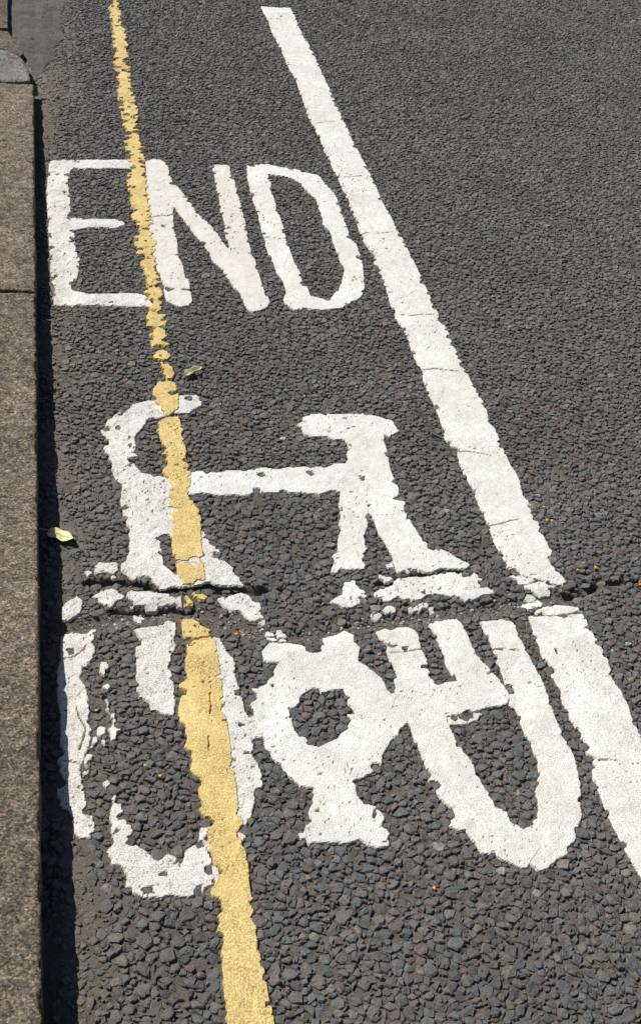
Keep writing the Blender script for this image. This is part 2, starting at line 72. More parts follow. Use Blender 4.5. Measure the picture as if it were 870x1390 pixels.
 'C': [(0.3649,1.5234),(0.3952,1.5173),(0.4085,1.5225),(0.4301,1.5088),(0.434,1.4946),(0.4495,1.4902),(0.4612,1.4929),(0.4583,1.5044),(0.4668,1.51),(0.4681,1.5312),(0.4917,1.5388),(0.5098,1.5486),(0.5211,1.5316),(0.5171,1.514),(0.5258,1.5002),(0.5151,1.4687),(0.5319,1.4496),(0.5456,1.4259),(0.551,1.3996),(0.5536,1.389),(0.564,1.3801),(0.5664,1.3478),(0.565,1.3259),(0.5515,1.3145),(0.545,1.2966),(0.529,1.2858),(0.5099,1.2604),(0.5086,1.2488),(0.4924,1.2327),(0.467,1.2206),(0.4519,1.219),(0.46,1.2084),(0.4567,1.192),(0.4653,1.1733),(0.484,1.1662),(0.4899,1.1468),(0.4882,1.1269),(0.4916,1.1167),(0.4843,1.096),(0.4607,1.0951),(0.4541,1.1026),(0.4463,1.1124),(0.4274,1.1069),(0.3898,1.1111),(0.3792,1.1121),(0.3662,1.1069),(0.3605,1.1286),(0.3683,1.1279),(0.3746,1.1424),(0.3846,1.1494),(0.381,1.1604),(0.3843,1.1736),(0.3909,1.1798),(0.3928,1.1974),(0.3974,1.2109),(0.3767,1.214),(0.3679,1.2288),(0.3568,1.2368),(0.3477,1.2618),(0.3373,1.2879),(0.3302,1.3102),(0.3285,1.3315),(0.3268,1.353),(0.3282,1.3716),(0.325,1.3828),(0.3388,1.4057),(0.3308,1.4176),(0.3403,1.4169),(0.3554,1.4257),(0.3696,1.4495),(0.3856,1.4742),(0.3606,1.4758),(0.36,1.5019),(0.3669,1.5058)],
 'C_hole': [(0.428,1.4125),(0.44,1.41),(0.4413,1.4018),(0.4539,1.4041),(0.4794,1.4072),(0.4819,1.3875),(0.4817,1.3715),(0.4885,1.3512),(0.475,1.3522),(0.4753,1.3326),(0.4474,1.3017),(0.4251,1.2924),(0.4051,1.2954),(0.397,1.3096),(0.3873,1.3141),(0.3832,1.3319),(0.3839,1.355),(0.3893,1.3703),(0.4019,1.382),(0.4069,1.3977)],
 'C_fl': [[(0.3665,1.5437),(0.3707,1.5556),(0.385,1.5542),(0.3852,1.5425),(0.3736,1.5406)],[(0.3886,1.5527),(0.4053,1.5505),(0.4139,1.5408),(0.4012,1.5353),(0.386,1.5398)],[(0.3731,1.537),(0.3844,1.5372),(0.3897,1.5307),(0.3806,1.5242),(0.3718,1.5283)],[(0.3914,1.5253),(0.3951,1.533),(0.4054,1.5315),(0.4044,1.5254),(0.392,1.5208)]],
 'F': [(0.5623,1.5364),(0.579,1.5445),(0.6155,1.5441),(0.629,1.5342),(0.6311,1.5159),(0.6295,1.4928),(0.6319,1.4628),(0.6298,1.4362),(0.6329,1.4082),(0.6369,1.4037),(0.652,1.4086),(0.6703,1.4107),(0.6641,1.4425),(0.6663,1.4693),(0.6631,1.5093),(0.6588,1.5324),(0.6552,1.5473),(0.6647,1.556),(0.6827,1.5587),(0.7098,1.56),(0.716,1.5382),(0.7193,1.5015),(0.7203,1.4693),(0.733,1.438),(0.7444,1.4107),(0.7492,1.3918),(0.7513,1.3733),(0.7452,1.3573),(0.7271,1.3513),(0.6943,1.3464),(0.6664,1.3373),(0.6322,1.3366),(0.633,1.3161),(0.6348,1.2888),(0.6417,1.2618),(0.6495,1.2404),(0.6515,1.211),(0.6576,1.1782),(0.6615,1.1513),(0.6781,1.1383),(0.6857,1.1164),(0.6928,1.1059),(0.712,1.0763),(0.6782,1.0408),(0.6703,1.0403),(0.657,1.0517),(0.6397,1.061),(0.6307,1.0683),(0.6185,1.0726),(0.6153,1.0891),(0.6037,1.1099),(0.5838,1.1223),(0.5836,1.1304),(0.5974,1.1454),(0.5886,1.1626),(0.5809,1.1777),(0.5805,1.199),(0.5739,1.2074),(0.5756,1.2259),(0.5762,1.2478),(0.5756,1.2596),(0.5733,1.2748),(0.5698,1.2901),(0.5713,1.3091),(0.571,1.3208),(0.5681,1.3288),(0.5607,1.3231),(0.555,1.3408),(0.5501,1.373),(0.5543,1.3922),(0.5608,1.3934),(0.5666,1.4028),(0.568,1.4227),(0.575,1.4399),(0.5675,1.4704),(0.5642,1.5064)],
 'WR': [(0.7507,1.5473),(0.7789,1.5513),(0.8062,1.5516),(0.8106,1.5438),(0.8081,1.5087),(0.8117,1.4856),(0.8124,1.4581),(0.8145,1.423),(0.8167,1.3972),(0.8163,1.3721),(0.8144,1.3466),(0.8124,1.3137),(0.8133,1.2899),(0.8163,1.2618),(0.8158,1.2314),(0.8103,1.1978),(0.8067,1.1735),(0.7963,1.1488),(0.7921,1.1283),(0.7781,1.1049),(0.7775,1.0947),(0.7635,1.0795),(0.7489,1.0703),(0.7457,1.0576),(0.7319,1.0537),(0.7169,1.044),(0.7056,1.0357),(0.6905,1.0337),(0.6855,1.0427),(0.6703,1.0403),(0.6622,1.0615),(0.6773,1.0926),(0.6932,1.1072),(0.7047,1.1147),(0.7203,1.1237),(0.7298,1.1434),(0.7341,1.1754),(0.7407,1.1963),(0.7502,1.2072),(0.7539,1.229),(0.7549,1.2514),(0.7581,1.2709),(0.7521,1.2868),(0.753,1.315),(0.7561,1.3307),(0.7415,1.3365),(0.747,1.3589),(0.7505,1.3833),(0.7519,1.3966),(0.7552,1.4191),(0.7532,1.4584),(0.7558,1.4945),(0.7517,1.5268)],
 'RM': [(0.6322,1.3319),(0.693,1.3417),(0.7225,1.346),(0.717,1.3384),(0.6908,1.3339),(0.6821,1.325),(0.6614,1.3187),(0.6358,1.3175)],
 'cracks': [[(0.8478,2.3685),(0.8751,2.3746),(0.8995,2.3684),(0.9273,2.3623)],[(0.8412,2.0504),(0.8639,2.0525),(0.8878,2.0468),(0.9134,2.0359)],[(0.8526,2.614),(0.8793,2.6109),(0.9086,2.6184),(0.9355,2.6154)],[(0.8423,1.8104),(0.8678,1.8161),(0.8882,1.8243),(0.9073,1.8281)],[(0.5708,3.0079),(0.5971,3.0029),(0.6155,2.9975),(0.6357,3.0025)],[(0.2824,3.0986),(0.312,3.113),(0.3373,3.1187),(0.3535,3.1282)],[(0.3002,3.2676),(0.33,3.2695)],[(0.8497,3.0417),(0.8893,3.0393),(0.9321,3.0499)],[(0.2357,1.731),(0.2615,1.7278),(0.2863,1.7266)],[(0.0329,1.5017),(0.048,1.5041),(0.0623,1.5149),(0.0747,1.5328)],[(0.0563,1.314),(0.0623,1.3325),(0.0674,1.3543),(0.0582,1.3776),(0.0543,1.3977)],[(0.0321,1.293),(0.0427,1.2908),(0.0555,1.2869)],[(0.614,1.7049),(0.629,1.7165),(0.6309,1.7)],[(0.8509,3.396),(0.8784,3.393),(0.9178,3.4058)],[(0.8543,1.2253),(0.8693,1.2256),(0.8851,1.2213)],[(0.7554,1.4795),(0.7814,1.4779),(0.7991,1.475)],[(0.5747,1.4839),(0.5978,1.4842),(0.6295,1.4875)],[(0.8764,3.8021),(0.911,3.7998)],[(0.2627,1.4111),(0.2626,1.3889),(0.2579,1.3674)],[(0.2505,1.3194),(0.2503,1.3075),(0.2478,1.2945)],[(0.8496,3.782),(0.8648,3.7893),(0.8875,3.7858)]],
 'trench': [(0.0047,1.5821),(0.0404,1.5817),(0.091,1.5876),(0.1464,1.5988),(0.2151,1.6095),(0.2638,1.5957),(0.3116,1.5748),(0.3524,1.5508),(0.4192,1.5342),(0.4716,1.5436),(0.5517,1.5571),(0.6337,1.5709),(0.7158,1.5775),(0.7725,1.5858),(0.8312,1.598),(0.9175,1.6051),(0.9795,1.6198)],
 'crack_a': [(0.0825,1.6877),(0.1339,1.687),(0.1639,1.6817),(0.1967,1.6628),(0.2386,1.6625),(0.284,1.6678),(0.3211,1.6543),(0.3486,1.6567),(0.3687,1.6518),(0.4123,1.6553)],
 'crack_b': [(0.5924,1.6558),(0.6237,1.6681),(0.6591,1.6784),(0.697,1.6806),(0.7287,1.679),(0.751,1.684)],
 'crack_c': [(0.9348,1.6141),(0.9669,1.6164),(0.9873,1.6254),(1.0044,1.6407),(1.0336,1.6413),(1.0487,1.6426),(1.0913,1.6466),(1.1656,1.647),(1.2902,1.6556)],
 'crack_d': [(0.1166,1.615),(0.1535,1.6148),(0.1902,1.609),(0.2221,1.6183),(0.2428,1.6116),(0.2553,1.6109)],
 'leaf1': (0.0373,1.7966),
 'leaf1a': (0.017,1.8201),
 'leaf1b': (0.0617,1.7935),
 'leaf2a': (0.3105,2.3364),
 'leaf2b': (0.3486,2.3687),
 'petals': [('orange',1.4615,3.5509),('red',1.0188,2.6776),('cream',1.1086,2.7052),('yellow',0.9699,1.8627),('yellow',0.9626,1.8214),('yellow',0.9727,1.8199),('yellow',0.9938,1.6931),('yellow',0.9758,1.6751),('yellow',1.0125,1.6796),('orange',1.1189,1.7723),('orange',0.9803,1.6097),('orange',1.082,1.6266),('tan',0.6107,1.5573),('orange',0.6455,1.5646),('orange',0.3216,1.5437),('yellow',0.124,1.568),('yellow',0.1709,1.2494),('yellow',0.1508,1.2707),('orange',0.5547,1.4799),('yellow',0.0843,1.3879),('yellow',0.5346,1.0198)],
 'pebbles': [(1.0164,2.1568),(1.0021,1.4748),(0.9692,1.4678),(0.8973,2.1097),(0.5429,1.831),(0.4849,2.1148)],
 'quadrant': [(-0.3733,4.2324),(-0.1952,4.2461),(-0.1042,4.2258),(-0.0812,4.2089),(-0.0583,4.1787),(-0.0401,4.1481),(-0.0265,4.0976),(-0.0153,4.035),(-0.011,3.973),(-0.011,3.9361),(-0.0391,3.9295),(-0.0992,3.9159),(-0.3501,3.8813)],
 'slab_a': [(-0.4416,5.2205),(-0.0929,5.2982),(-0.0868,4.7689),(-0.0834,4.4689),(-0.3888,4.42)],
 'slab_b': [(-0.3869,4.3919),(-0.0831,4.4398),(-0.0657,4.3639),(-0.0442,4.2906),(-0.0302,4.2314),(-0.0461,4.2024),(-0.083,4.2374),(-0.1063,4.2611),(-0.3766,4.2353)],
 'patch': [(-0.0991,5.3291),(0.1217,5.3783),(0.1143,4.7935),(0.0986,4.6549),(0.0934,4.5169),(0.1044,4.4597),(0.0913,4.4071),(0.0712,4.3544),(0.072,4.2647),(0.05,4.1879),(0.0265,4.126),(0.008,4.0726),(-0.0054,4.0835),(-0.0099,4.1149),(-0.0166,4.1658),(-0.0305,4.2435),(-0.047,4.3231),(-0.0663,4.3903),(-0.0812,4.4526),(-0.0864,4.4882)],
}


random.seed(7)
rng = np.random.default_rng(11)
C = sc.collection

# ---------------------------------------------------------------- helpers: noise, distances
_perm = rng.random((257, 257)).astype(np.float64)
def vnoise(x, y, seed=0):
    x = np.asarray(x, float) + seed * 17.37; y = np.asarray(y, float) + seed * 9.71
    xi = np.floor(x).astype(int); yi = np.floor(y).astype(int)
    fx = x - xi; fy = y - yi
    fx = fx * fx * (3 - 2 * fx); fy = fy * fy * (3 - 2 * fy)
    a = _perm[xi % 256, yi % 256]; b = _perm[(xi + 1) % 256, yi % 256]
    c = _perm[xi % 256, (yi + 1) % 256]; d = _perm[(xi + 1) % 256, (yi + 1) % 256]
    return (a * (1 - fx) + b * fx) * (1 - fy) + (c * (1 - fx) + d * fx) * fy - 0.5
def fbm(x, y, scale, octaves=3, seed=0):
    v = 0; a = 1.0
    for o in range(octaves):
        v = v + a * vnoise(x * scale * 2 ** o, y * scale * 2 ** o, seed + o * 3); a *= 0.5
    return v
def sstep(a, b, v):
    t = np.clip((v - a) / (b - a), 0, 1); return t * t * (3 - 2 * t)
def line_dist(x, y, pts):
    best = np.full(np.shape(x), 1e9)
    for (ax, ay), (bx, by) in zip(pts[:-1], pts[1:]):
        dx, dy = bx - ax, by - ay
        t = np.clip(((x - ax) * dx + (y - ay) * dy) / (dx * dx + dy * dy + 1e-12), 0, 1)
        best = np.minimum(best, (x - ax - t * dx) ** 2 + (y - ay - t * dy) ** 2)
    return np.sqrt(best)
def poly_dist(x, y, pts):
    """signed distance to a closed outline, positive inside"""
    d = line_dist(x, y, list(pts) + [pts[0]])
    ins = np.zeros(np.shape(x), bool)
    for (ax, ay), (bx, by) in zip(pts, list(pts[1:]) + [pts[0]]):
        if ay == by: continue
        c = ((ay > y) != (by > y)) & (x < (bx - ax) * (y - ay) / (by - ay) + ax)
        ins ^= c
    return np.where(ins, d, -d)
def shape_dist(x, y, outline, holes=()):
    f = poly_dist(x, y, outline)
    for h in holes: f = np.minimum(f, -poly_dist(x, y, h))
    return f

# ---------------------------------------------------------------- helpers: materials
def new_mat(name):
    m = bpy.data.materials.new(name); m.use_nodes = True
    nt = m.node_tree; nt.nodes.clear()
    out = nt.nodes.new('ShaderNodeOutputMaterial'); b = nt.nodes.new('ShaderNodeBsdfPrincipled')
    nt.links.new(b.outputs[0], out.inputs[0])
    return m, nt, b
def nd(nt, kind, ins=None, **props):
    n = nt.nodes.new(kind)
    for k, v in props.items(): setattr(n, k, v)
    for k, v in (ins or {}).items():
        s = n.inputs[k]
        if isinstance(v, bpy.types.NodeSocket): nt.links.new(v, s)
        else: s.default_value = v
    return n
def pos(nt): return nd(nt, 'ShaderNodeTexCoord').outputs['Object']
def noise(nt, vec, scale, detail=3.0, rough=0.55):
    return nd(nt, 'ShaderNodeTexNoise', {'Vector': vec, 'Scale': scale, 'Detail': detail, 'Roughness': rough}).outputs['Fac']
def ramp(nt, fac, stops):
    r = nd(nt, 'ShaderNodeValToRGB', {'Fac': fac}); e = r.color_ramp.elements
    while len(e) < len(stops): e.new(0.5)
    for el, (p, c) in zip(e, stops):
        el.position = p; el.color = (c if len(c) == 4 else tuple(c) + (1,)) if not isinstance(c, float) else (c, c, c, 1)
    return r.outputs['Color']
def mix(nt, fac, a, b, mode='MIX'):
    n = nt.nodes.new('ShaderNodeMix'); n.data_type = 'RGBA'; n.blend_type = mode
    for s, v in ((n.inputs[0], fac), (n.inputs[6], a), (n.inputs[7], b)):
        if isinstance(v, bpy.types.NodeSocket): nt.links.new(v, s)
        else: s.default_value = v if isinstance(v, float) else (tuple(v) + (1,) if len(v) == 3 else v)
    return n.outputs[2]
def bump(nt, b, h, dist, strength=1.0):
    n = nd(nt, 'ShaderNodeBump', {'Height': h, 'Distance': dist, 'Strength': strength}); nt.links.new(n.outputs[0], b.inputs['Normal'])

def mat_chip():
    m, nt, b = new_mat('stone_chip')
    p = pos(nt)
    a = nd(nt, 'ShaderNodeAttribute', attribute_name='tint')
    g = ramp(nt, noise(nt, p, 420.0, 4.0, 0.65), [(0.28, 0.4), (0.72, 1.65)])
    c = mix(nt, 1.0, a.outputs['Color'], g, 'MULTIPLY')
    d = ramp(nt, noise(nt, p, 110.0, 4.0, 0.65), [(0.36, 0.0), (0.66, 0.8)])
    c = mix(nt, d, c, (0.148, 0.136, 0.124))
    d2 = ramp(nt, noise(nt, p, 4.0, 3.0, 0.6), [(0.3, 0.86), (0.7, 1.14)])
    c = mix(nt, 1.0, c, d2, 'MULTIPLY')
    nt.links.new(c, b.inputs['Base Color'])
    b.inputs['Roughness'].default_value = 0.78
    b.inputs['Specular IOR Level'].default_value = 0.35
    bump(nt, b, noise(nt, p, 420.0, 4.0, 0.7), 0.0026)
    return m
def mat_road():
    m, nt, b = new_mat('road_binder')
    p = pos(nt)
    c = ramp(nt, noise(nt, p, 35.0, 5.0, 0.65), [(0.3, (0.085, 0.074, 0.062)), (0.7, (0.15, 0.13, 0.107))])
    sl = nd(nt, 'ShaderNodeAttribute', attribute_name='silt')
    dry = ramp(nt, noise(nt, p, 28.0, 5.0, 0.7), [(0.3, (0.12, 0.104, 0.085)), (0.7, (0.225, 0.2, 0.165))])
    c = mix(nt, sl.outputs['Fac'], c, dry)
    g = ramp(nt, noise(nt, p, 600.0, 3.0, 0.7), [(0.3, 0.45), (0.7, 1.6)])
    c = mix(nt, 1.0, c, g, 'MULTIPLY')
    v = nd(nt, 'ShaderNodeTexVoronoi', {'Vector': p, 'Scale': 75.0})
    a = nd(nt, 'ShaderNodeAttribute', attribute_name='beyond')
    cc = mix(nt, 1.0, (0.105, 0.1, 0.094), ramp(nt, v.outputs['Color'], [(0.0, 0.6), (1.0, 1.45)]), 'MULTIPLY')
    c = mix(nt, a.outputs['Fac'], c, cc)
    nt.links.new(c, b.inputs['Base Color'])
    b.inputs['Roughness'].default_value = 0.9
    b.inputs['Specular IOR Level'].default_value = 0.2
    vd = nd(nt, 'ShaderNodeMath', {0: v.outputs['Distance'], 1: a.outputs['Fac']}, operation='MULTIPLY')
    h = nd(nt, 'ShaderNodeMath', {0: noise(nt, p, 450.0, 4.0, 0.7), 1: 0.5}, operation='MULTIPLY')
    hh = nd(nt, 'ShaderNodeMath', {0: h.outputs[0], 1: vd.outputs[0]}, operation='SUBTRACT')
    bump(nt, b, hh.outputs[0], 0.0035)
    return m
def mat_paint(name, base, stain, speck, speck_lo, speck_hi, dark=(0.2, 0.18, 0.15), craze=0.22):
    m, nt, b = new_mat(name)
    p = pos(nt)
    s = ramp(nt, noise(nt, p, 9.0, 4.0, 0.6), [(0.38, 0.0), (0.7, 1.0)])
    c = mix(nt, s, base, stain)
    s2 = ramp(nt, noise(nt, p, 55.0, 3.0, 0.6), [(0.5, 0.0), (0.85, 0.5)])
    c = mix(nt, s2, c, tuple(0.62 * v for v in stain))
    # road dirt caught in the fine pits of the thermoplastic
    n1 = noise(nt, p, 400.0, 2.5, 0.6)
    k = ramp(nt, n1, [(speck_lo, 0.0), (speck_hi, speck)])
    zone = ramp(nt, noise(nt, p, 16.0, 4.0, 0.65), [(0.32, 0.25), (0.68, 1.0)])
    k = nd(nt, 'ShaderNodeMath', {0: k, 1: zone}, operation='MULTIPLY').outputs[0]
    c = mix(nt, k, c, dark)
    g = ramp(nt, noise(nt, p, 1100.0, 2.0, 0.6), [(0.3, 0.82), (0.7, 1.1)])
    c = mix(nt, 1.0, c, g, 'MULTIPLY')
    # tyre scuffs and hairline crazing
    cz = nd(nt, 'ShaderNodeTexVoronoi', {'Vector': nd(nt, 'ShaderNodeVectorMath', {0: p, 1: nd(nt, 'ShaderNodeVectorMath', {0: nd(nt, 'ShaderNodeTexNoise', {'Vector': p, 'Scale': 30.0}).outputs['Color'], 'Scale': 0.02}, operation='SCALE').outputs[0]}, operation='ADD').outputs[0], 'Scale': 17.0}, feature='DISTANCE_TO_EDGE').outputs['Distance']
    cl = ramp(nt, cz, [(0.004, craze), (0.016, 0.0)])
    cl = nd(nt, 'ShaderNodeMath', {0: cl, 1: ramp(nt, noise(nt, p, 7.0, 2.0), [(0.48, 0.0), (0.6, 1.0)])}, operation='MULTIPLY').outputs[0]
    c = mix(nt, cl, c, dark)
    a = nd(nt, 'ShaderNodeAttribute', attribute_name='rim')
    w_ = nd(nt, 'ShaderNodeMath', {0: a.outputs['Fac'], 1: noise(nt, p, 90.0, 2.0)}, operation='MULTIPLY')
    c = mix(nt, w_.outputs[0], c, tuple(0.72 * x * y for x, y in zip(base, (1.0, 0.93, 0.82))))
    nt.links.new(c, b.inputs['Base Color'])
    b.inputs['Roughness'].default_value = 0.72
    b.inputs['Specular IOR Level'].default_value = 0.3
    h = nd(nt, 'ShaderNodeMath', {0: n1, 1: -1.0}, operation='MULTIPLY')
    bump(nt, b, h.outputs[0], 0.0014)
    return m
def mat_stone(name, lo, mid, hi, grain=260.0, streak=True):
    m, nt, b = new_mat(name)
    p = pos(nt)
    q = nd(nt, 'ShaderNodeMapping', {'Vector': p, 'Scale': (0.8, 1.0, 1.0) if streak else (1, 1, 1)}).outputs[0]
    c = ramp(nt, noise(nt, q, 48.0, 7.0, 0.78), [(0.34, lo), (0.49, mid), (0.66, hi)])
    g = ramp(nt, noise(nt, q, grain, 4.0, 0.7), [(0.32, 0.25), (0.66, 1.65)])
    c = mix(nt, 0.95, c, g, 'MULTIPLY')
    if streak:
        cr = nd(nt, 'ShaderNodeTexVoronoi', {'Vector': p, 'Scale': 330.0}).outputs['Color']
        sep = nd(nt, 'ShaderNodeSeparateColor', {'Color': cr}).outputs[0]
        c = mix(nt, 0.8, c, ramp(nt, sep, [(0.0, (0.3, 0.3, 0.3)), (0.22, (0.62, 0.6, 0.58)), (0.7, (1.1, 1.08, 1.02)), (0.93, (1.75, 1.6, 1.4)), (1.0, (2.1, 1.7, 1.25))]), 'MULTIPLY')
    big = ramp(nt, noise(nt, p, 7.0, 4.0, 0.65), [(0.32, 0.7), (0.68, 1.22)])
    c = mix(nt, 1.0, c, big, 'MULTIPLY')
    rust = ramp(nt, noise(nt, p, 130.0, 3.0, 0.6), [(0.6, 0.0), (0.75, 0.45)])
    c = mix(nt, rust, c, (0.28, 0.17, 0.08))
    pit = ramp(nt, noise(nt, q, 75.0, 4.0, 0.65), [(0.33, 0.8), (0.44, 0.0)])
    c = mix(nt, pit, c, (0.035, 0.032, 0.026))
    nt.links.new(c, b.inputs['Base Color'])
    b.inputs['Roughness'].default_value = 0.88
    b.inputs['Specular IOR Level'].default_value = 0.25
    bump(nt, b, noise(nt, q, grain * 0.5, 6.0, 0.8), 0.008)
    return m
def mat_plain(name, col, rough=0.7, var=0.25, scale=120.0):
    m, nt, b = new_mat(name)
    p = pos(nt)
    c = ramp(nt, noise(nt, p, scale, 3.0), [(0.3, tuple(v * (1 - var) for v in col)), (0.7, tuple(min(1, v * (1 + var)) for v in col))])
    nt.links.new(c, b.inputs['Base Color']); b.inputs['Roughness'].default_value = rough
    return m

M_CHIP = mat_chip()
M_ROAD = mat_road()
M_WHITE = mat_paint('white_paint', (0.86, 0.845, 0.805), (0.71, 0.69, 0.64), 0.65, 0.51, 0.60, (0.3, 0.27, 0.22))
M_WORN = mat_paint('worn_white_paint', (0.86, 0.84, 0.79), (0.74, 0.71, 0.66), 0.8, 0.47, 0.58, (0.16, 0.145, 0.12))
M_GREYED = mat_paint('greyed_white_paint', (0.78, 0.75, 0.69), (0.68, 0.645, 0.585), 0.5, 0.55, 0.66, (0.3, 0.27, 0.22))
M_YELLOW = mat_paint('yellow_paint', (0.88, 0.68, 0.28), (0.76, 0.56, 0.205), 0.85, 0.45, 0.56, (0.22, 0.145, 0.06), 0.4)
M_KERB = mat_stone('brown_kerb_stone', (0.12, 0.102, 0.078), (0.25, 0.214, 0.165), (0.40, 0.35, 0.28), 300.0)
M_QUAD = mat_stone('grey_corner_stone', (0.17, 0.165, 0.15), (0.27, 0.265, 0.245), (0.38, 0.37, 0.345), 200.0, False)
M_SLAB = mat_stone('brown_slab', (0.13, 0.105, 0.08), (0.18, 0.15, 0.115), (0.24, 0.2, 0.155))
M_PATCH = mat_stone('grey_patch', (0.125, 0.118, 0.1), (0.155, 0.15, 0.136), (0.18, 0.175, 0.16), 320.0, False)
M_MORTAR = mat_plain('dark_mortar', (0.05, 0.045, 0.036), 0.95)

# ---------------------------------------------------------------- helpers: objects
def tag(o, label=None, cat=None, group=None, kind=None):
    if label: o['label'] = label
    if cat: o['category'] = cat
    if group: o['group'] = group
    if kind: o['kind'] = kind
    return o
def empty(name, loc):
    o = bpy.data.objects.new(name, None); C.objects.link(o); o.location = loc
    o.empty_display_size = 0.05
    return o
def mesh_obj(name, verts, faces, mat, parent=None, attrs=None, smooth=True):
    """faces: a list of integer arrays, each (n, corners)"""
    me = bpy.data.meshes.new(name)
    verts = np.asarray(verts, np.float32)
    if parent is not None: verts = verts - np.asarray(parent.location, np.float32)
    faces = [np.asarray(f, np.int32) for f in faces if len(f)]
    me.vertices.add(len(verts)); me.vertices.foreach_set('co', verts.ravel())
    idx = np.concatenate([f.ravel() for f in faces]); tot = np.concatenate([np.full(len(f), f.shape[1], np.int32) for f in faces])
    start = np.concatenate([[0], np.cumsum(tot)[:-1]]).astype(np.int32)
    me.loops.add(len(idx)); me.loops.foreach_set('vertex_index', idx)
    me.polygons.add(len(tot)); me.polygons.foreach_set('loop_start', start)
    me.polygons.foreach_set('use_smooth', np.full(len(tot), smooth))
    me.update(calc_edges=True)
    for k, (typ, v) in (attrs or {}).items():
        a = me.attributes.new(k, typ, 'POINT')
        a.data.foreach_set('color' if typ == 'FLOAT_COLOR' else 'value', np.asarray(v, np.float32).ravel())
    me.materials.append(mat)
    o = bpy.data.objects.new(name, me); C.objects.link(o)
    if parent is not None: o.parent = parent
    return o

def march(xs, ys, f):
    """triangles of the region f > 0 on the grid xs, ys; returns x, y, tris and per-vertex f"""
    nx, ny = len(xs), len(ys)
    X, Y = np.meshgrid(xs, ys, indexing='ij')
    fx = f.ravel(); px = X.ravel(); py = Y.ravel()
    I = np.arange(nx * ny).reshape(nx, ny)
    a, b, c, d = I[:-1, :-1].ravel(), I[1:, :-1].ravel(), I[1:, 1:].ravel(), I[:-1, 1:].ravel()
    T = np.concatenate([np.stack([a, b, c], 1), np.stack([a, c, d], 1)])
    s = fx[T] > 0; n = s.sum(1)
    full = T[n == 3]
    def edge_pts(pa, pb):
        lo, hi = np.minimum(pa, pb), np.maximum(pa, pb)
        return lo.astype(np.int64) * (nx * ny) + hi
    t1, s1 = T[n == 1], s[n == 1]; k1 = s1.argmax(1); r = np.arange(len(t1))
    A, B, Cc = t1[r, k1], t1[r, (k1 + 1) % 3], t1[r, (k1 + 2) % 3]
    t2, s2 = T[n == 2], s[n == 2]; k2 = (~s2).argmax(1); r = np.arange(len(t2))
    Q, U, V = t2[r, k2], t2[r, (k2 + 1) % 3], t2[r, (k2 + 2) % 3]
    e = [edge_pts(A, B), edge_pts(A, Cc), edge_pts(U, Q), edge_pts(V, Q)]
    uniq, inv = np.unique(np.concatenate(e), return_inverse=True)
    lo, hi = uniq // (nx * ny), uniq % (nx * ny)
    t = fx[lo] / (fx[lo] - fx[hi] + 1e-15)
    ex_, ey_ = px[lo] + t * (px[hi] - px[lo]), py[lo] + t * (py[hi] - py[lo])
    used = np.unique(np.concatenate([full.ravel(), A, U, V])) if len(full) + len(A) + len(U) else np.zeros(0, int)
    remap = np.full(nx * ny, -1); remap[used] = np.arange(len(used)); off = len(used)
    c_ = np.cumsum([0] + [len(q) for q in e]); E_ = [inv[c_[i]:c_[i + 1]] + off for i in range(4)]
    tris = np.concatenate([remap[full], np.stack([remap[A], E_[0], E_[1]], 1),
                           np.stack([remap[U], remap[V], E_[3]], 1), np.stack([remap[U], E_[3], E_[2]], 1)])
    return np.concatenate([px[used], ex_]), np.concatenate([py[used], ey_]), tris, np.concatenate([fx[used], np.zeros(len(uniq))])

# ---------------------------------------------------------------- the road's own shape
SHADE_X = 0.0
def level(x, y, cracks=True):
    """height of the tops of the chippings: the gentle roll of the road, the joint in it and the cracks"""
    z = 0.0035 * fbm(x, y, 2.2, 2, 5) + 0.0012 * fbm(x, y, 14.0, 2, 8)
    near = (y > 1.3) & (y < 2.0)
    dt = np.where(near, line_dist(x, y, D['trench']), 1.0) + 0.004 * vnoise(x * 60, y * 60, 3)
    z = z - 0.0085 * np.exp(-(dt / 0.018) ** 2)
    for k, w_, dep in () if not cracks else (('crack_a', 0.0055, 0.018), ('crack_b', 0.0045, 0.016), ('crack_c', 0.0045, 0.012), ('crack_d', 0.0034, 0.013)):
        d = np.where(near, line_dist(x, y, D[k]), 1.0)
        z = z - dep * (1 - sstep(w_ * 0.4, w_ * 2.2, d))
    z = z - 0.006 * (1 - sstep(0.0, 0.035, x)) + 0.007 * fbm(x, y, 13.0, 3, 71) * (1 - sstep(0.05, 0.14, x))
    return z
def dirt_fill(x, y):
    """0..1: how far silt has filled the gaps between the chippings"""
    g = (1 - sstep(0.02, 0.12, x + 0.05 * fbm(x, y, 7.0, 3, 2))) * sstep(-0.15, 0.15, fbm(x, y, 9.0, 2, 14) + 0.08)
    near = (y > 1.3) & (y < 2.0)
    dt = np.where(near, line_dist(x, y, D['trench']), 1.0)
    wide = 0.007 + 0.015 * (1 - sstep(0.3, 0.55, x))
    g = np.maximum(g, 1 - sstep(wide * 0.6, wide * 1.5, dt + 0.008 * vnoise(x * 50, y * 50, 6)))
    ch = line_dist(x, y, [(0.045, 1.56), (0.055, 1.42), (0.05, 1.33), (0.052, 1.22), (0.04, 1.15), (0.055, 1.0)])
    g = np.maximum(g, 1 - sstep(0.012, 0.024, ch + 0.01 * vnoise(x * 40, y * 40, 4)))
    up = (1 - sstep(0.02, 0.2, x + 0.06 * fbm(x, y, 4.0, 2, 31))) * sstep(3.3, 4.0, y)
    return np.maximum(g, 0.85 * up)

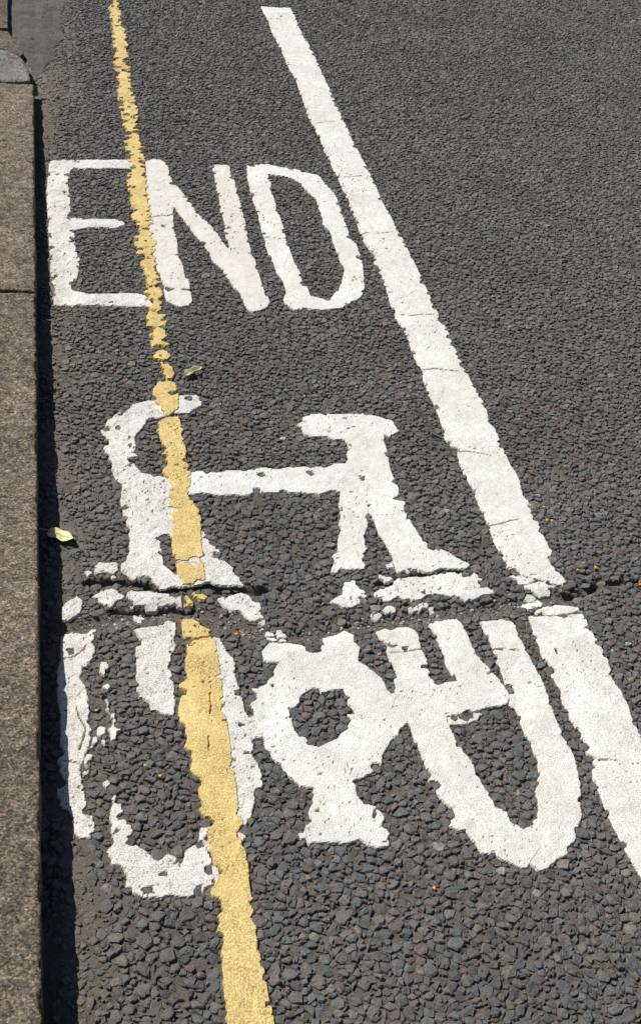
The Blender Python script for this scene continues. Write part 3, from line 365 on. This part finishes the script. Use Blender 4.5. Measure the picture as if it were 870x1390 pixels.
# ---------------------------------------------------------------- chippings: one convex stone per cell of a jittered lattice
S = 0.0108
CX0, CX1, CY0, CY1 = -0.004, 2.75, 0.62, 5.35
RH = S * math.sqrt(3) / 2
NC, NR = int((CX1 - CX0) / S) + 1, int((CY1 - CY0) / RH) + 1
cc, rr = np.meshgrid(np.arange(NC), np.arange(NR), indexing='ij')
px = CX0 + (cc + 0.5 * (rr % 2)) * S + rng.uniform(-0.55, 0.55, cc.shape) * S
py = CY0 + rr * RH + rng.uniform(-0.55, 0.55, cc.shape) * RH
pw = rng.normal(0, 0.42, cc.shape) * S * S
def power_pairs(x, y, n=2):
    """for each point the indices and power distances of the lattice stones around it"""
    r0 = np.round((y - CY0) / RH).astype(int)
    c0 = np.round((x - CX0) / S - 0.25).astype(int)
    ids, P2 = [], []
    for dr in range(-n, n + 1):
        for dc in range(-n, n + 1):
            r_ = np.clip(r0 + dr, 0, NR - 1); c_ = np.clip(c0 + dc, 0, NC - 1)
            ids.append(c_ * NR + r_)
            P2.append((px[c_, r_] - x) ** 2 + (py[c_, r_] - y) ** 2 - pw[c_, r_])
    return np.array(ids), np.array(P2)
PX, PY, PW = px.ravel(), py.ravel(), pw.ravel()
NCH = len(PX)
# which stones show inside the frame (with a margin for a step to the side)
right_edge = 0.62 + 0.40 * PY + 0.18
visible = (PX > 0.0) & (PX < right_edge) & (PY < 5.3)
FILL = dirt_fill(PX, PY)
LEV = level(PX, PY)
bare = rng.random(NCH)
patch_d = poly_dist(PX, PY, D['patch'])
visible &= patch_d < rng.normal(0.004, 0.012, NCH)
trench_d = np.where((PY > 1.3) & (PY < 2.0), line_dist(PX, PY, D['trench']), 1.0)
visible &= ~((trench_d < 0.006 + 0.010 * (1 - sstep(0.3, 0.5, PX))) & (bare < 0.7))
visible &= ~((FILL > 0.75) & (bare < 0.3))
for k in ('crack_a', 'crack_b', 'crack_c', 'crack_d'):
    visible &= np.where((PY > 1.3) & (PY < 2.0), line_dist(PX, PY, D[k]), 1.0) > 0.0045
visible &= ~(bare > 0.985)
CH_DZ = np.clip(rng.normal(0, 0.0011, NCH), -0.0027, 0.0019) - 0.0016 * FILL * rng.random(NCH)
BURIED = np.zeros(NCH, bool)
EXPOSED = np.ones(NCH, bool)          # stones that no paint hides
CH_BUMP = rng.random(NCH)

# ---------------------------------------------------------------- paint: a skin over the stones, broken along them
covered_top = np.full(NCH, np.inf)
def paint(name, outline, mat, parent=None, holes=(), step=0.0022, band=0.006, wear=0.01, edge_p=0.19, t=0.0016, relief=0.00045, lift=0.0, cracks=(), grow=0.0018, drop=0.0045, pin_t=0.465):
    xs_ = [p[0] for p in outline]; ys_ = [p[1] for p in outline]
    x0, x1, y0, y1 = min(xs_) - 0.012, max(xs_) + 0.012, min(ys_) - 0.012, max(ys_) + 0.012
    # stones near this paint: decide which stay bare
    near = np.where((PX > x0 - 0.03) & (PX < x1 + 0.03) & (PY > y0 - 0.03) & (PY < y1 + 0.03))[0]
    d = shape_dist(PX[near], PY[near], outline, holes)
    patchy = 0.5 + 1.6 * np.clip(fbm(PX[near], PY[near], 12.0, 2, 21) + 0.2, 0, 1)
    prob = np.where(d > band, wear * patchy, np.where(d < -band * 0.7, 1.0, edge_p * (1 - (d + band * 0.7) / (1.7 * band)) * 1.2 + wear))
    ex = np.ones(NCH, bool); ex[near] = rng.random(len(near)) < prob
    EXPOSED[near[~ex[near]]] = False
    BURIED[near[(~ex[near]) & (d > 0.011)]] = True
    ys = [y0]
    while ys[-1] < y1: ys.append(ys[-1] + step * max(0.8, min(2.6, 0.35 + 0.45 * ys[-1])))
    ys = np.array(ys); sx = step * max(0.9, min(1.6, 0.5 + 0.3 * (y0 + y1) / 2))
    xs = np.arange(x0, x1 + sx, sx)
    X, Y = np.meshgrid(xs, ys, indexing='ij')
    f = np.full(X.shape, -1.0); H = np.zeros(X.shape)
    coarse = shape_dist(X, Y, outline, holes) + grow
    sel = coarse > -0.001
    x, y = X[sel], Y[sel]
    g = np.empty(len(x)); h = np.empty(len(x))
    for i in range(0, len(x), 60000):
        s_ = slice(i, i + 60000)
        ids, P2 = power_pairs(x[s_], y[s_])
        e = ex[ids]
        pe = np.where(e, P2, 1e3).min(0); pn = np.where(e, 1e3, P2).min(0)
        g[s_] = np.clip((pe - pn) / (2.0 * S), -0.02, 0.02)
        w_ = np.exp(-(P2 - P2.min(0)) / (0.12 * S * S)); h[s_] = (w_ * CH_BUMP[ids]).sum(0) / w_.sum(0)
    g = g + 0.0012 * vnoise(x * 330, y * 330, 9) + 0.001 * vnoise(x * 150, y * 150, 12)
    f[sel] = np.minimum(coarse[sel] + 0.0022 * vnoise(x * 120, y * 120, 17) + 0.0016 * vnoise(x * 260, y * 260, 19), g + 0.0014)
    pin = (pin_t - vnoise(x * 190, y * 190, 61) - 0.16 * np.clip(fbm(x, y, 11.0, 2, 64), -0.5, 0.5)) * 0.02
    f[sel] = np.minimum(f[sel], pin + 0.0004)
    for c_ in cracks:
        d = line_dist(x, y, c_) + 0.0008 * vnoise(x * 200, y * 200, 33)
        f[sel] = np.minimum(f[sel], (d - 0.0005 - 0.0012 * vnoise(x * 90, y * 90, 37)) * 1.2)
    H[sel] = h
    vx, vy, tris, vf = march(xs, ys, f)
    if len(tris) == 0: return None
    xi = np.clip(np.searchsorted(xs, vx) - 1, 0, len(xs) - 2); yi = np.clip(np.searchsorted(ys, vy) - 1, 0, len(ys) - 2)
    hh = np.maximum(np.maximum(H[xi, yi], H[xi + 1, yi]), np.maximum(H[xi, yi + 1], H[xi + 1, yi + 1])) * 0.5 + \
         0.5 * (H[xi, yi] + H[xi + 1, yi + 1]) * 0.5
    top = level(vx, vy, False) + t + lift + relief * (hh - 0.5) * 2 + 0.0004 * fbm(vx, vy, 60.0, 2, 41)
    vz = top - drop * (1 - np.clip(vf / 0.0016, 0, 1) ** 0.6)
    cov = near[~ex[near]]
    covered_top[cov] = np.minimum(covered_top[cov], LEV[cov] + t - 0.0016 - 2 * relief)
    rim = 1 - sstep(0.0, 0.006, vf)
    return mesh_obj(name, np.stack([vx, vy, vz], 1), [tris], mat, parent, {'rim': ('FLOAT', rim)}, smooth=False)

K = D['cracks']
def near_cracks(outline):
    x0, x1 = min(p[0] for p in outline), max(p[0] for p in outline); y0, y1 = min(p[1] for p in outline), max(p[1] for p in outline)
    return [c for c in K if x0 - .02 < c[0][0] < x1 + .02 and y0 - .02 < c[0][1] < y1 + .02]

# the three letters of the word
for ch, key, holes, mat, lab, kw in (
        ('E', 'E', (), M_WORN, 'worn white painted letter E beside the kerb, its arms reaching under the yellow line', dict(wear=0.012, relief=0.0009, t=0.0014)),
        ('N', 'N', (), M_GREYED, 'greyish white painted letter N between E and D, left stem touching the yellow line', dict(wear=0.004)),
        ('D', 'D', ('D_hole',), M_WHITE, 'bright white painted letter D next to the long white line', dict(wear=0.004))):
    o = paint('letter_marking', D[key], mat, None, [D[h] for h in holes], cracks=near_cracks(D[key]), band=0.0055, step=0.0022, **kw)
    tag(o, lab, 'road marking', 'painted letters of the word END on the road')

# the long white line
line = tag(empty('white_line', (0.9, 1.5, 0)), 'long straight white line along the outer side of the lane, broken at the crack', 'road marking')
paint('paint_strip', D['L_up'], M_WHITE, line, wear=0.0015, cracks=near_cracks(D['L_up']), band=0.003, edge_p=0.2, step=0.0019)
paint('paint_strip', D['L_low'], M_WHITE, line, wear=0.0015, cracks=near_cracks(D['L_low']), band=0.003, edge_p=0.22, step=0.0019)
for q in D['L_fl']: paint('paint_flake', q, M_WHITE, line, wear=0.01, band=0.002, step=0.0016, relief=0.0009, t=0.0024)

# the cycle symbol
cyc = tag(empty('cycle_symbol', (0.4, 1.5, 0)), 'large worn white bicycle symbol painted across the lane, cut by a crack', 'road marking')
paint('handlebar', D['H'], M_WORN, cyc, [D['H_hole']], wear=0.02, relief=0.0010, t=0.0012, band=0.009, cracks=near_cracks(D['H']))
paint('saddle_frame', D['R'], M_WHITE, cyc, wear=0.006, band=0.0045, cracks=near_cracks(D['R']))
paint('chainring', D['C'], M_WHITE, cyc, [D['C_hole']], wear=0.003, band=0.0045, lift=0.0003)
paint('wheel_stay', D['F'], M_WHITE, cyc, wear=0.004, band=0.0045, cracks=near_cracks(D['F']), lift=0.0006)
paint('wheel', D['WR'], M_WHITE, cyc, wear=0.004, band=0.0045, cracks=near_cracks(D['WR']))
paint('wheel', D['WL'], M_WORN, cyc, wear=0.02, relief=0.0008, t=0.0018, band=0.004, cracks=near_cracks(D['WL']))
paint('wheel_rim', D['WLb'], M_WORN, cyc, wear=0.06, relief=0.0008, t=0.0014, band=0.006)
paint('wheel_rim', D['WLr'], M_WORN, cyc, wear=0.02, relief=0.0008, t=0.0013, band=0.006)
paint('fork', D['SP'], M_WORN, cyc, wear=0.006, relief=0.0010, t=0.0012, band=0.004)
paint('paint_flake', D['RM'], M_GREYED, cyc, wear=0.35, band=0.006, t=0.0008)
for k, mt, kw in (('H_fl', M_WORN, dict(wear=0.03, relief=0.0010, t=0.0020)), ('R_fl', M_WHITE, dict(wear=0.03, relief=0.0008, t=0.0018)),
                  ('C_fl', M_WHITE, dict(wear=0.0, relief=0.0005, t=0.0026)), ('WL_fl', M_WORN, dict(wear=0.0, relief=0.0006, t=0.0030))):
    for q in D[k]: paint('paint_flake', q, mt, cyc, band=0.002, step=0.0016, cracks=near_cracks(q), drop=0.006, **kw)

# the yellow line, painted over the white
yel = tag(empty('yellow_line', (0.25, 1.5, 0)), 'narrow worn yellow line running along the kerb, broken into ragged pieces', 'road marking')
for i, q in enumerate(D['Y']):
    far = min(p[1] for p in q) > 1.95
    small = len(q) < 11
    paint('paint_strip' if not small else 'paint_flake', q, M_YELLOW, yel, wear=(0.05 if i == 0 else 0.015) if far else 0.001, band=(0.014 if i == 0 else 0.006) if far else 0.0035, edge_p=(1.0 if i == 0 else 0.5) if far else 0.4,
          relief=0.0004, t=0.0020, pin_t=0.49, lift=0.0014, drop=0.006, cracks=near_cracks(q), grow=0.004 if far and i == 0 else 0.0012)

# ---------------------------------------------------------------- road sheet
def spaced(segs):
    out = []
    for a, b, st in segs: out.append(np.arange(a, b - 1e-9, st))
    out.append([segs[-1][1]]); return np.concatenate(out)
gx = spaced([(-150, -20, 26), (-20, -2, 4), (-2, -0.4, 0.4), (-0.4, -0.01, 0.05), (-0.01, 0.22, 0.0042), (0.22, 1.2, 0.007), (1.2, 2.9, 0.02), (2.9, 6, 0.4), (6, 20, 4), (20, 150, 26)])
gy = spaced([(-150, -20, 26), (-20, -1, 3), (-1, 0.5, 0.3), (0.5, 1.46, 0.006), (1.46, 1.82, 0.0036), (1.82, 2.9, 0.010), (2.9, 5.4, 0.018), (5.4, 20, 2), (20, 150, 26)])
GX, GY = np.meshgrid(gx, gy, indexing='ij')
inside = (GX > -0.3) & (GX < 2.9) & (GY > 0.55) & (GY < 5.4)
fl = dirt_fill(GX, GY)
gz = level(GX, GY) - 0.0032 + fl * 0.0021 + 0.0014 * fbm(GX, GY, 55.0, 3, 23)
gz = np.where(inside, gz, -0.004)
gz = np.where(GX < -0.02, -0.012, gz)
I = np.arange(GX.size).reshape(GX.shape)
road_faces = np.stack([I[:-1, :-1].ravel(), I[1:, :-1].ravel(), I[1:, 1:].ravel(), I[:-1, 1:].ravel()], 1)
beyond = (~((GX < 0.62 + 0.40 * GY + 0.17) & (GY > 0.63) & (GY < 5.3) & (GX < 2.74))).astype(float)
road = mesh_obj('road', np.stack([GX.ravel(), GY.ravel(), gz.ravel()], 1), [road_faces], M_ROAD, None, {'beyond': ('FLOAT', beyond.ravel()), 'silt': ('FLOAT', (fl * sstep(-0.2, 0.3, fbm(GX, GY, 6.0, 2, 77) + 0.15) * (1 - sstep(0.1, 0.4, GX) * 0.7)).ravel())})
tag(road, kind='structure')

# ---------------------------------------------------------------- build the stones
keep = visible & ~(BURIED & ~EXPOSED)
ix = np.where(keep)[0]
KD = 7
ang = (np.arange(KD)[None, :] + rng.uniform(-0.45, 0.45, (len(ix), KD))) * (2 * math.pi / KD) + rng.uniform(0, 6.28, (len(ix), 1))
ux, uy = np.cos(ang), np.sin(ang)
rad = np.full(ang.shape, 1.25 * S)
nid, _ = power_pairs(PX[ix], PY[ix])
for row in nid:
    dx, dy = PX[row] - PX[ix], PY[row] - PY[ix]
    d2 = dx * dx + dy * dy
    num = d2 + PW[ix] - PW[row]
    den = 2 * (dx[:, None] * ux + dy[:, None] * uy)
    r_ = np.where((den > 1e-9) & (d2[:, None] > 1e-12), num[:, None] / np.maximum(den, 1e-9), 9.0)
    rad = np.minimum(rad, r_)
rad = np.maximum(rad, 0.12 * S) * rng.uniform(0.88, 1.08, rad.shape)
tiltx, tilty = rng.normal(0, 0.17, len(ix)), rng.normal(0, 0.17, len(ix))
tint = np.array([(0.148, 0.139, 0.132), (0.128, 0.142, 0.144), (0.150, 0.120, 0.114), (0.114, 0.110, 0.108), (0.195, 0.18, 0.158), (0.100, 0.116, 0.120)])
pick = rng.choice(6, len(ix), p=[0.38, 0.17, 0.14, 0.17, 0.06, 0.08])
TINT = tint[pick] * rng.uniform(0.88, 1.34, (len(ix), 1))
for qx, qy in D['pebbles']:
    j = np.argmin((PX[ix] - qx) ** 2 + (PY[ix] - qy) ** 2); TINT[j] = (0.5, 0.5, 0.48)
rare = rng.random(len(ix)) < 0.0012
TINT[rare] = (0.34, 0.33, 0.31)
dust = np.maximum(np.clip(1 - PX[ix] / 0.22, 0, 1) * 0.55, 0.6 * FILL[ix] * (PX[ix] < 0.35))[:, None]
TINT = TINT * (1 - dust) + np.array([0.185, 0.166, 0.14]) * dust

def stone_mesh(sel, rings3):
    """vertices and faces of the stones ix[sel]"""
    n = len(sel); j = ix[sel]
    cx, cy = PX[j], PY[j]
    zt = LEV[j] + CH_DZ[j]
    zt = np.where(EXPOSED[j], zt, np.minimum(zt, covered_top[j]))
    r = rad[sel]; ax, ay = ux[sel], uy[sel]
    tx, ty = tiltx[sel] * np.where(EXPOSED[j], 1, 0.2), tilty[sel] * np.where(EXPOSED[j], 1, 0.2)
    V = [np.stack([cx + 0.1 * r[:, 0], cy + 0.1 * r[:, 2], zt + rng.normal(0.0006, 0.0006, n) * EXPOSED[j]], 1)[:, None, :]]
    prof = [(0.74, 0.0), (0.97, -0.0012), (1.0, -0.006)] if rings3 else [(0.78, 0.0), (1.0, -0.006)]
    for s_, dz in prof:
        x = cx[:, None] + ax * r * s_; y = cy[:, None] + ay * r * s_
        z = zt[:, None] + (x - cx[:, None]) * tx[:, None] + (y - cy[:, None]) * ty[:, None] + dz + (rng.normal(0, 0.0007, x.shape) if dz > -0.002 else 0)
        V.append(np.stack([x, y, z], 2))
    V = np.concatenate(V, 1); m = V.shape[1]
    base = (np.arange(n) * m)[:, None]
    k = np.arange(KD); k2 = (k + 1) % KD
    T = np.stack([np.zeros(KD, int), 1 + k, 1 + k2], 1)
    Q = np.concatenate([np.stack([1 + a * KD + k, 1 + (a + 1) * KD + k, 1 + (a + 1) * KD + k2, 1 + a * KD + k2], 1) for a in range(len(prof) - 1)])
    tri = (base[:, :, None] + T[None]).reshape(-1, 3); quad = (base[:, :, None] + Q[None]).reshape(-1, 4)
    col = np.repeat(np.concatenate([TINT[sel], np.ones((n, 1))], 1)[:, None, :], m, 1)
    return V.reshape(-1, 3), [tri, quad], col.reshape(-1, 4)

# the 300 that show largest: near the camera, unpainted, in frame
jx, jy = PX[ix], PY[ix]
size = rad.mean(1) ** 2 / ((jx - 0.0) ** 2 + jy ** 2 + 2.25) ** 1.5
in_frame = (jx > 0.05) & (jx < 0.60 + 0.19 * jy) & (jy > 0.90) & EXPOSED[ix] & (FILL[ix] < 0.4)
order = np.argsort(-(size * in_frame))[:300]
big = np.zeros(len(ix), bool); big[order] = True
rest = np.where(~big)[0]
nearm = jy[rest] < 2.0
Va, Fa, Ca = stone_mesh(rest[nearm], True)
Vb, Fb, Cb = stone_mesh(rest[~nearm], False)
o = mesh_obj('chippings', np.concatenate([Va, Vb]), [Fa[0], Fa[1], Fb[0] + len(Va), Fb[1] + len(Va)], M_CHIP, road,
             {'tint': ('FLOAT_COLOR', np.concatenate([Ca, Cb]))}, smooth=False)
tag(o, kind='stuff')
for q in order:
    v, f_, c_ = stone_mesh(np.array([q]), True)
    mesh_obj('stone', v, f_, M_CHIP, road, {'tint': ('FLOAT_COLOR', c_)}, smooth=False)

# ---------------------------------------------------------------- loose grit: in the joint, the gutter and the silted channel
def grit(name, x, y, r, col, mat, sink=0.35):
    n = len(x); k = 5
    a = np.arange(k)[None, :] * 2 * math.pi / k + rng.uniform(-0.4, 0.4, (n, k)) + rng.uniform(0, 6.28, (n, 1))
    q = r[:, None] * rng.uniform(0.7, 1.15, (n, k))
    z = level(x, y) - 0.0026 + dirt_fill(x, y) * 0.0018 + 0.0014 * fbm(x, y, 55.0, 3, 23)
    top = np.stack([x + rng.normal(0, 0.15, n) * r, y + rng.normal(0, 0.15, n) * r, z + r * (1 - sink) * rng.uniform(0.7, 1.2, n)], 1)[:, None, :]
    r1 = np.stack([x[:, None] + 0.7 * q * np.cos(a), y[:, None] + 0.7 * q * np.sin(a), z[:, None] + r[:, None] * rng.uniform(0.25, 0.8, (n, k))], 2)
    r2 = np.stack([x[:, None] + q * np.cos(a), y[:, None] + q * np.sin(a), z[:, None] - 0.5 * r[:, None] + 0 * q], 2)
    V = np.concatenate([top, r1, r2], 1); b_ = (np.arange(n) * (2 * k + 1))[:, None, None]
    kk = np.arange(k); k2 = (kk + 1) % k
    T = (b_ + np.stack([0 * kk, 1 + kk, 1 + k2], 1)[None]).reshape(-1, 3)
    Q = (b_ + np.stack([1 + kk, 1 + k + kk, 1 + k + k2, 1 + k2], 1)[None]).reshape(-1, 4)
    c = np.repeat(np.concatenate([col, np.ones((n, 1))], 1)[:, None, :], 2 * k + 1, 1)
    o = mesh_obj(name, V.reshape(-1, 3), [T, Q], mat, road, {'tint': ('FLOAT_COLOR', c.reshape(-1, 4))}, smooth=False)
    return tag(o, kind='stuff')
n = 60000
gx_, gy_ = rng.uniform(0.003, 1.3, n), rng.uniform(0.75, 5.0, n)
m_ = rng.random(n) < np.clip(dirt_fill(gx_, gy_) * 0.75 + 0.02, 0, 1)
tx_ = rng.uniform(0.0, 1.1, 5000); ty_ = rng.uniform(1.5, 1.75, 5000)
tm = line_dist(tx_, ty_, D['trench']) < np.abs(rng.normal(0, 0.013, 5000))
gx_ = np.concatenate([gx_[m_], tx_[tm]]); gy_ = np.concatenate([gy_[m_], ty_[tm]])
gr = np.clip(rng.lognormal(-6.35, 0.42, len(gx_)), 0.0009, 0.005)
gc = tint[rng.choice(6, len(gx_), p=[0.42, 0.12, 0.12, 0.12, 0.17, 0.05])] * rng.uniform(0.75, 1.3, (len(gx_), 1))
grit('grit', gx_, gy_, gr, gc, M_CHIP)
# crumbs of white paint broken off along the joint
pth = np.array(D['trench']); seg = rng.integers(2, len(pth) - 1, 260); u = rng.random(260)[:, None]
pp = pth[seg - 1] * (1 - u) + pth[seg] * u + rng.normal(0, 1, (260, 2)) * np.array([0.012, 0.014])
grit('paint_crumbs', pp[:, 0], pp[:, 1], np.clip(rng.lognormal(-6.0, 0.4, 260), 0.0012, 0.005), np.repeat([[0.66, 0.64, 0.6]], 260, 0) * rng.uniform(0.7, 1.1, (260, 1)), M_CHIP, 0.5)

# ---------------------------------------------------------------- kerb, corner stone, slabs, patch
def kerb_top(y): return np.clip(0.071 - 0.0105 * (y - 0.9), 0.03, 0.085)
def block(name, outline, zfun, mat, parent=None, step=0.0032, round_=0.006, depth=0.08, rough=0.0022, wob=0.0):
    xs_ = [p[0] for p in outline]; ys_ = [p[1] for p in outline]
    xs = np.arange(min(xs_) - 0.006, max(xs_) + 0.006 + step, step)
    st = step * max(1.0, 0.5 * max(1.0, min(ys_)))
    ys = np.arange(min(ys_) - 0.006, max(ys_) + 0.006 + st, st)
    X, Y = np.meshgrid(xs, ys, indexing='ij')
    f = poly_dist(X, Y, outline) + wob * fbm(X, Y, 55.0, 3, 51)
    vx, vy, tris, vf = march(xs, ys, f)
    z = zfun(vx, vy) + rough * (1.2 * fbm(vx, vy, 18.0, 3, 61) + 1.0 * fbm(vx, vy, 75.0, 3, 66))
    t = np.clip(vf / round_, 0, 1)
    z = z - round_ * 0.6 * (1 - np.sqrt(np.clip(1 - (1 - t) ** 2, 0, 1))) - np.where(vf < 1e-6, depth, 0.0)
    return mesh_obj(name, np.stack([vx, vy, z], 1), [tris], mat, parent)

kerb = tag(empty('kerb', (-0.08, 2.0, 0)), kind='structure')
kz = lambda x, y: kerb_top(y)
joint, top_end = 2.609, 3.905
block('kerbstone', [(-0.165, 0.2), (-0.0005, 0.2), (-0.0005, joint - 0.004), (-0.165, joint + 0.004)], kz, M_KERB, kerb, wob=0.004, round_=0.009)
block('kerbstone', [(-0.165, joint + 0.013), (-0.0005, joint + 0.004), (-0.0005, top_end), (-0.165, top_end)], kz, M_KERB, kerb, wob=0.004, round_=0.009)
block('kerbstone', [(-0.165, -2.0), (-0.0005, -2.0), (-0.0005, 0.19), (-0.165, 0.19)], lambda x, y: kerb_top(y), M_KERB, kerb, step=0.02)
q = block('kerbstone', D['quadrant'], lambda x, y: kerb_top(y) - 0.0005 - 0.012 * sstep(4.1, 4.35, y), M_QUAD, kerb, round_=0.012, wob=0.001, step=0.002)
q['label'] = 'pale grey kerb stone with a rounded corner'
# bedding that closes the joints
bx = np.array([-0.30, -0.012]); by = np.array([-2.0, 0.2, 1.0, 2.0, 3.0, 3.90])
BV = np.array([(x, y, float(kerb_top(y)) - 0.022 ) for x in bx for y in by]); nb = len(by)
mesh_obj('mortar_bed', BV, [np.array([(i, nb + i, nb + i + 1, i + 1) for i in range(nb - 1)])], M_MORTAR, kerb)

pave = tag(empty('pavement', (-0.3, 4.5, 0)), kind='structure')
block('slab', D['slab_a'], lambda x, y: 0.014 + 0 * x, M_SLAB, pave, round_=0.004, depth=0.04, step=0.002)
block('slab', D['slab_b'], lambda x, y: 0.016 + 0 * x, M_SLAB, pave, round_=0.006, depth=0.04, step=0.002)
# the rest of the pavement, out of the picture behind the kerb
for i in range(6):
    y0 = -0.4 + i * 0.75
    block('slab', [(-0.78, y0), (-0.172, y0), (-0.172, y0 + 0.742), (-0.78, y0 + 0.742)], lambda x, y: kerb_top(y) - 0.002, M_SLAB, pave, step=0.03, rough=0.0012)
pt = block('asphalt_patch', D['patch'], lambda x, y: level(x, y) + 0.0004, M_PATCH, None, step=0.005, round_=0.004, depth=0.006, rough=0.0012, wob=0.016)
tag(pt, kind='structure')

# ---------------------------------------------------------------- fallen leaves and petals
def leaf(name, tip, stem, half_w, col, lab, curl, lift, fold=0.0):
    ax, ay = stem; bx_, by_ = tip
    L = math.hypot(bx_ - ax, by_ - ay); dx, dy = (bx_ - ax) / L, (by_ - ay) / L
    nu, nv = 15, 9
    vs = []
    for i in range(nu):
        u = i / (nu - 1)
        wdt = half_w * (math.sin(math.pi * min(1, 0.06 + u * 0.94) ** 0.8) ** 0.75 + 0.05) * (1 + 0.16 * math.sin(u * 11))
        for j in range(nv):
            v = -1 + 2 * j / (nv - 1)
            z = lift + curl * (u - 0.35) ** 2 + fold * abs(v) * wdt + 0.0012 * math.sin(u * 9 + v * 2) + 0.0012 * (1 - abs(v)) * -1
            off = wdt * v * (1 - 0.35 * abs(fold)) + 0.12 * half_w * math.sin(u * 5)
            vs.append((ax + dx * u * L - dy * off, ay + dy * u * L + dx * off, z))
    fs = [(i * nv + j, (i + 1) * nv + j, (i + 1) * nv + j + 1, i * nv + j + 1) for i in range(nu - 1) for j in range(nv - 1)]
    e = empty(name, ((ax + bx_) / 2, (ay + by_) / 2, 0))
    m, nt, b = new_mat(name)
    p = pos(nt)
    nt.links.new(ramp(nt, noise(nt, p, 110.0, 3.0), [(0.3, tuple(c * 0.72 for c in col)), (0.65, col)]), b.inputs['Base Color'])
    b.inputs['Roughness'].default_value = 0.5
    o = mesh_obj('blade', vs, [np.array(fs)], m, e)
    s = o.modifiers.new('thick', 'SOLIDIFY'); s.thickness = 0.0006
    # midrib and stalk
    rv, rf = [], []
    n = 12
    for i in range(n):
        u = -0.28 + 1.2 * i / (n - 1)
        r = 0.0009 * (1.1 - 0.7 * i / n)
        cx_, cy_ = ax + dx * u * L - dy * 0.12 * half_w * math.sin(u * 5), ay + dy * u * L + dx * 0.12 * half_w * math.sin(u * 5)
        z = lift + curl * (u - 0.35) ** 2 + 0.0002 if u > 0 else lift + curl * 0.1225 + u * 0.004
        for k in range(5):
            a = k * 2 * math.pi / 5
            rv.append((cx_ - dy * r * math.cos(a), cy_ + dx * r * math.cos(a), z + r * math.sin(a)))
    for i in range(n - 1):
        for k in range(5): rf.append((i * 5 + k, i * 5 + (k + 1) % 5, (i + 1) * 5 + (k + 1) % 5, (i + 1) * 5 + k))
    mesh_obj('stalk', rv, [np.array(rf)], m, e)
    tag(e, lab, 'leaf')
l = leaf('fallen_leaf', D['leaf1b'], D['leaf1a'], 0.0140, (0.78, 0.71, 0.40), 'pale yellow fallen leaf at the edge of the kerb shadow', 0.012, 0.009)
l = leaf('fallen_leaf', D['leaf2b'], D['leaf2a'], 0.0105, (0.62, 0.62, 0.28), 'small folded green leaf on the dark road right of the yellow line', 0.01, 0.006, 0.6)

PCOL = {'orange': (0.5, 0.24, 0.08), 'red': (0.5, 0.13, 0.06), 'cream': (0.75, 0.6, 0.4), 'yellow': (0.68, 0.5, 0.12), 'tan': (0.5, 0.32, 0.13)}
PM = {k: mat_plain(k + '_petal', v, 0.6, 0.15, 300.0) for k, v in PCOL.items()}
PLAB = ['orange petal alone on dark road right of the long white line, level with the letters', 'tiny red petal right of the white line, below the letter D',
        'cream petal lying right of a tiny red petal on dark road', 'yellow petal uppermost of three beside the white line above the crack',
        'yellow petal lower left of a close pair right of the white line', 'yellow petal lower right of a close pair right of the white line',
        'yellow petal right of the white line end, near the road crack', 'yellow petal touching the ragged right corner of the white line above the crack',
        'yellow petal above the road crack, furthest right of the yellow ones', 'orange petal near the right edge above the road crack',
        'orange petal lying just under the road crack', 'orange petal by the road crack at the right edge of the road',
        'tan petal between paint flakes under the bicycle frame', 'orange petal between paint flakes right of the tan one',
        'orange petal on silt right of the yellow line below the crack', 'orange speck of petal on silt left of the yellow line below the crack',
        'yellow petal inside the left wheel of the bicycle symbol', 'small yellow petal inside the left wheel, upper of two',
        'orange petal between the chainring and the wheel stay', 'yellow petal on silt by the left wheel flakes', 'yellow petal on bare road below the right wheel']
for (cname, x, y), lab in zip(D['petals'], PLAB):
    r = 0.0036 if cname in ('orange', 'tan', 'cream') else 0.0027
    a0 = random.uniform(0, 6.28); vs = [(0, 0, 0.0006)]; n = 9
    for i in range(n):
        a = a0 + i * 2 * math.pi / n; q_ = r * random.uniform(0.65, 1.15) * (1.35 if i % 5 == 0 else 1)
        vs.append((q_ * math.cos(a), 0.75 * q_ * math.sin(a), random.uniform(0.0, 0.0018)))
    o = mesh_obj('petal', vs, [np.array([(0, 1 + i, 1 + (i + 1) % n) for i in range(n)])], PM[cname])
    o.location = (x, y, float(level(np.array([x]), np.array([y]))[0]) + 0.0026)
    s = o.modifiers.new('thick', 'SOLIDIFY'); s.thickness = 0.0005
    tag(o, lab, 'petal', 'petals scattered on the road')

print('tris', sum(sum(len(p.vertices) - 2 for p in o.data.polygons) if len(o.data.polygons) < 200 else o.data.loops.__len__() - 2 * len(o.data.polygons) for o in C.objects if o.type == 'MESH'))
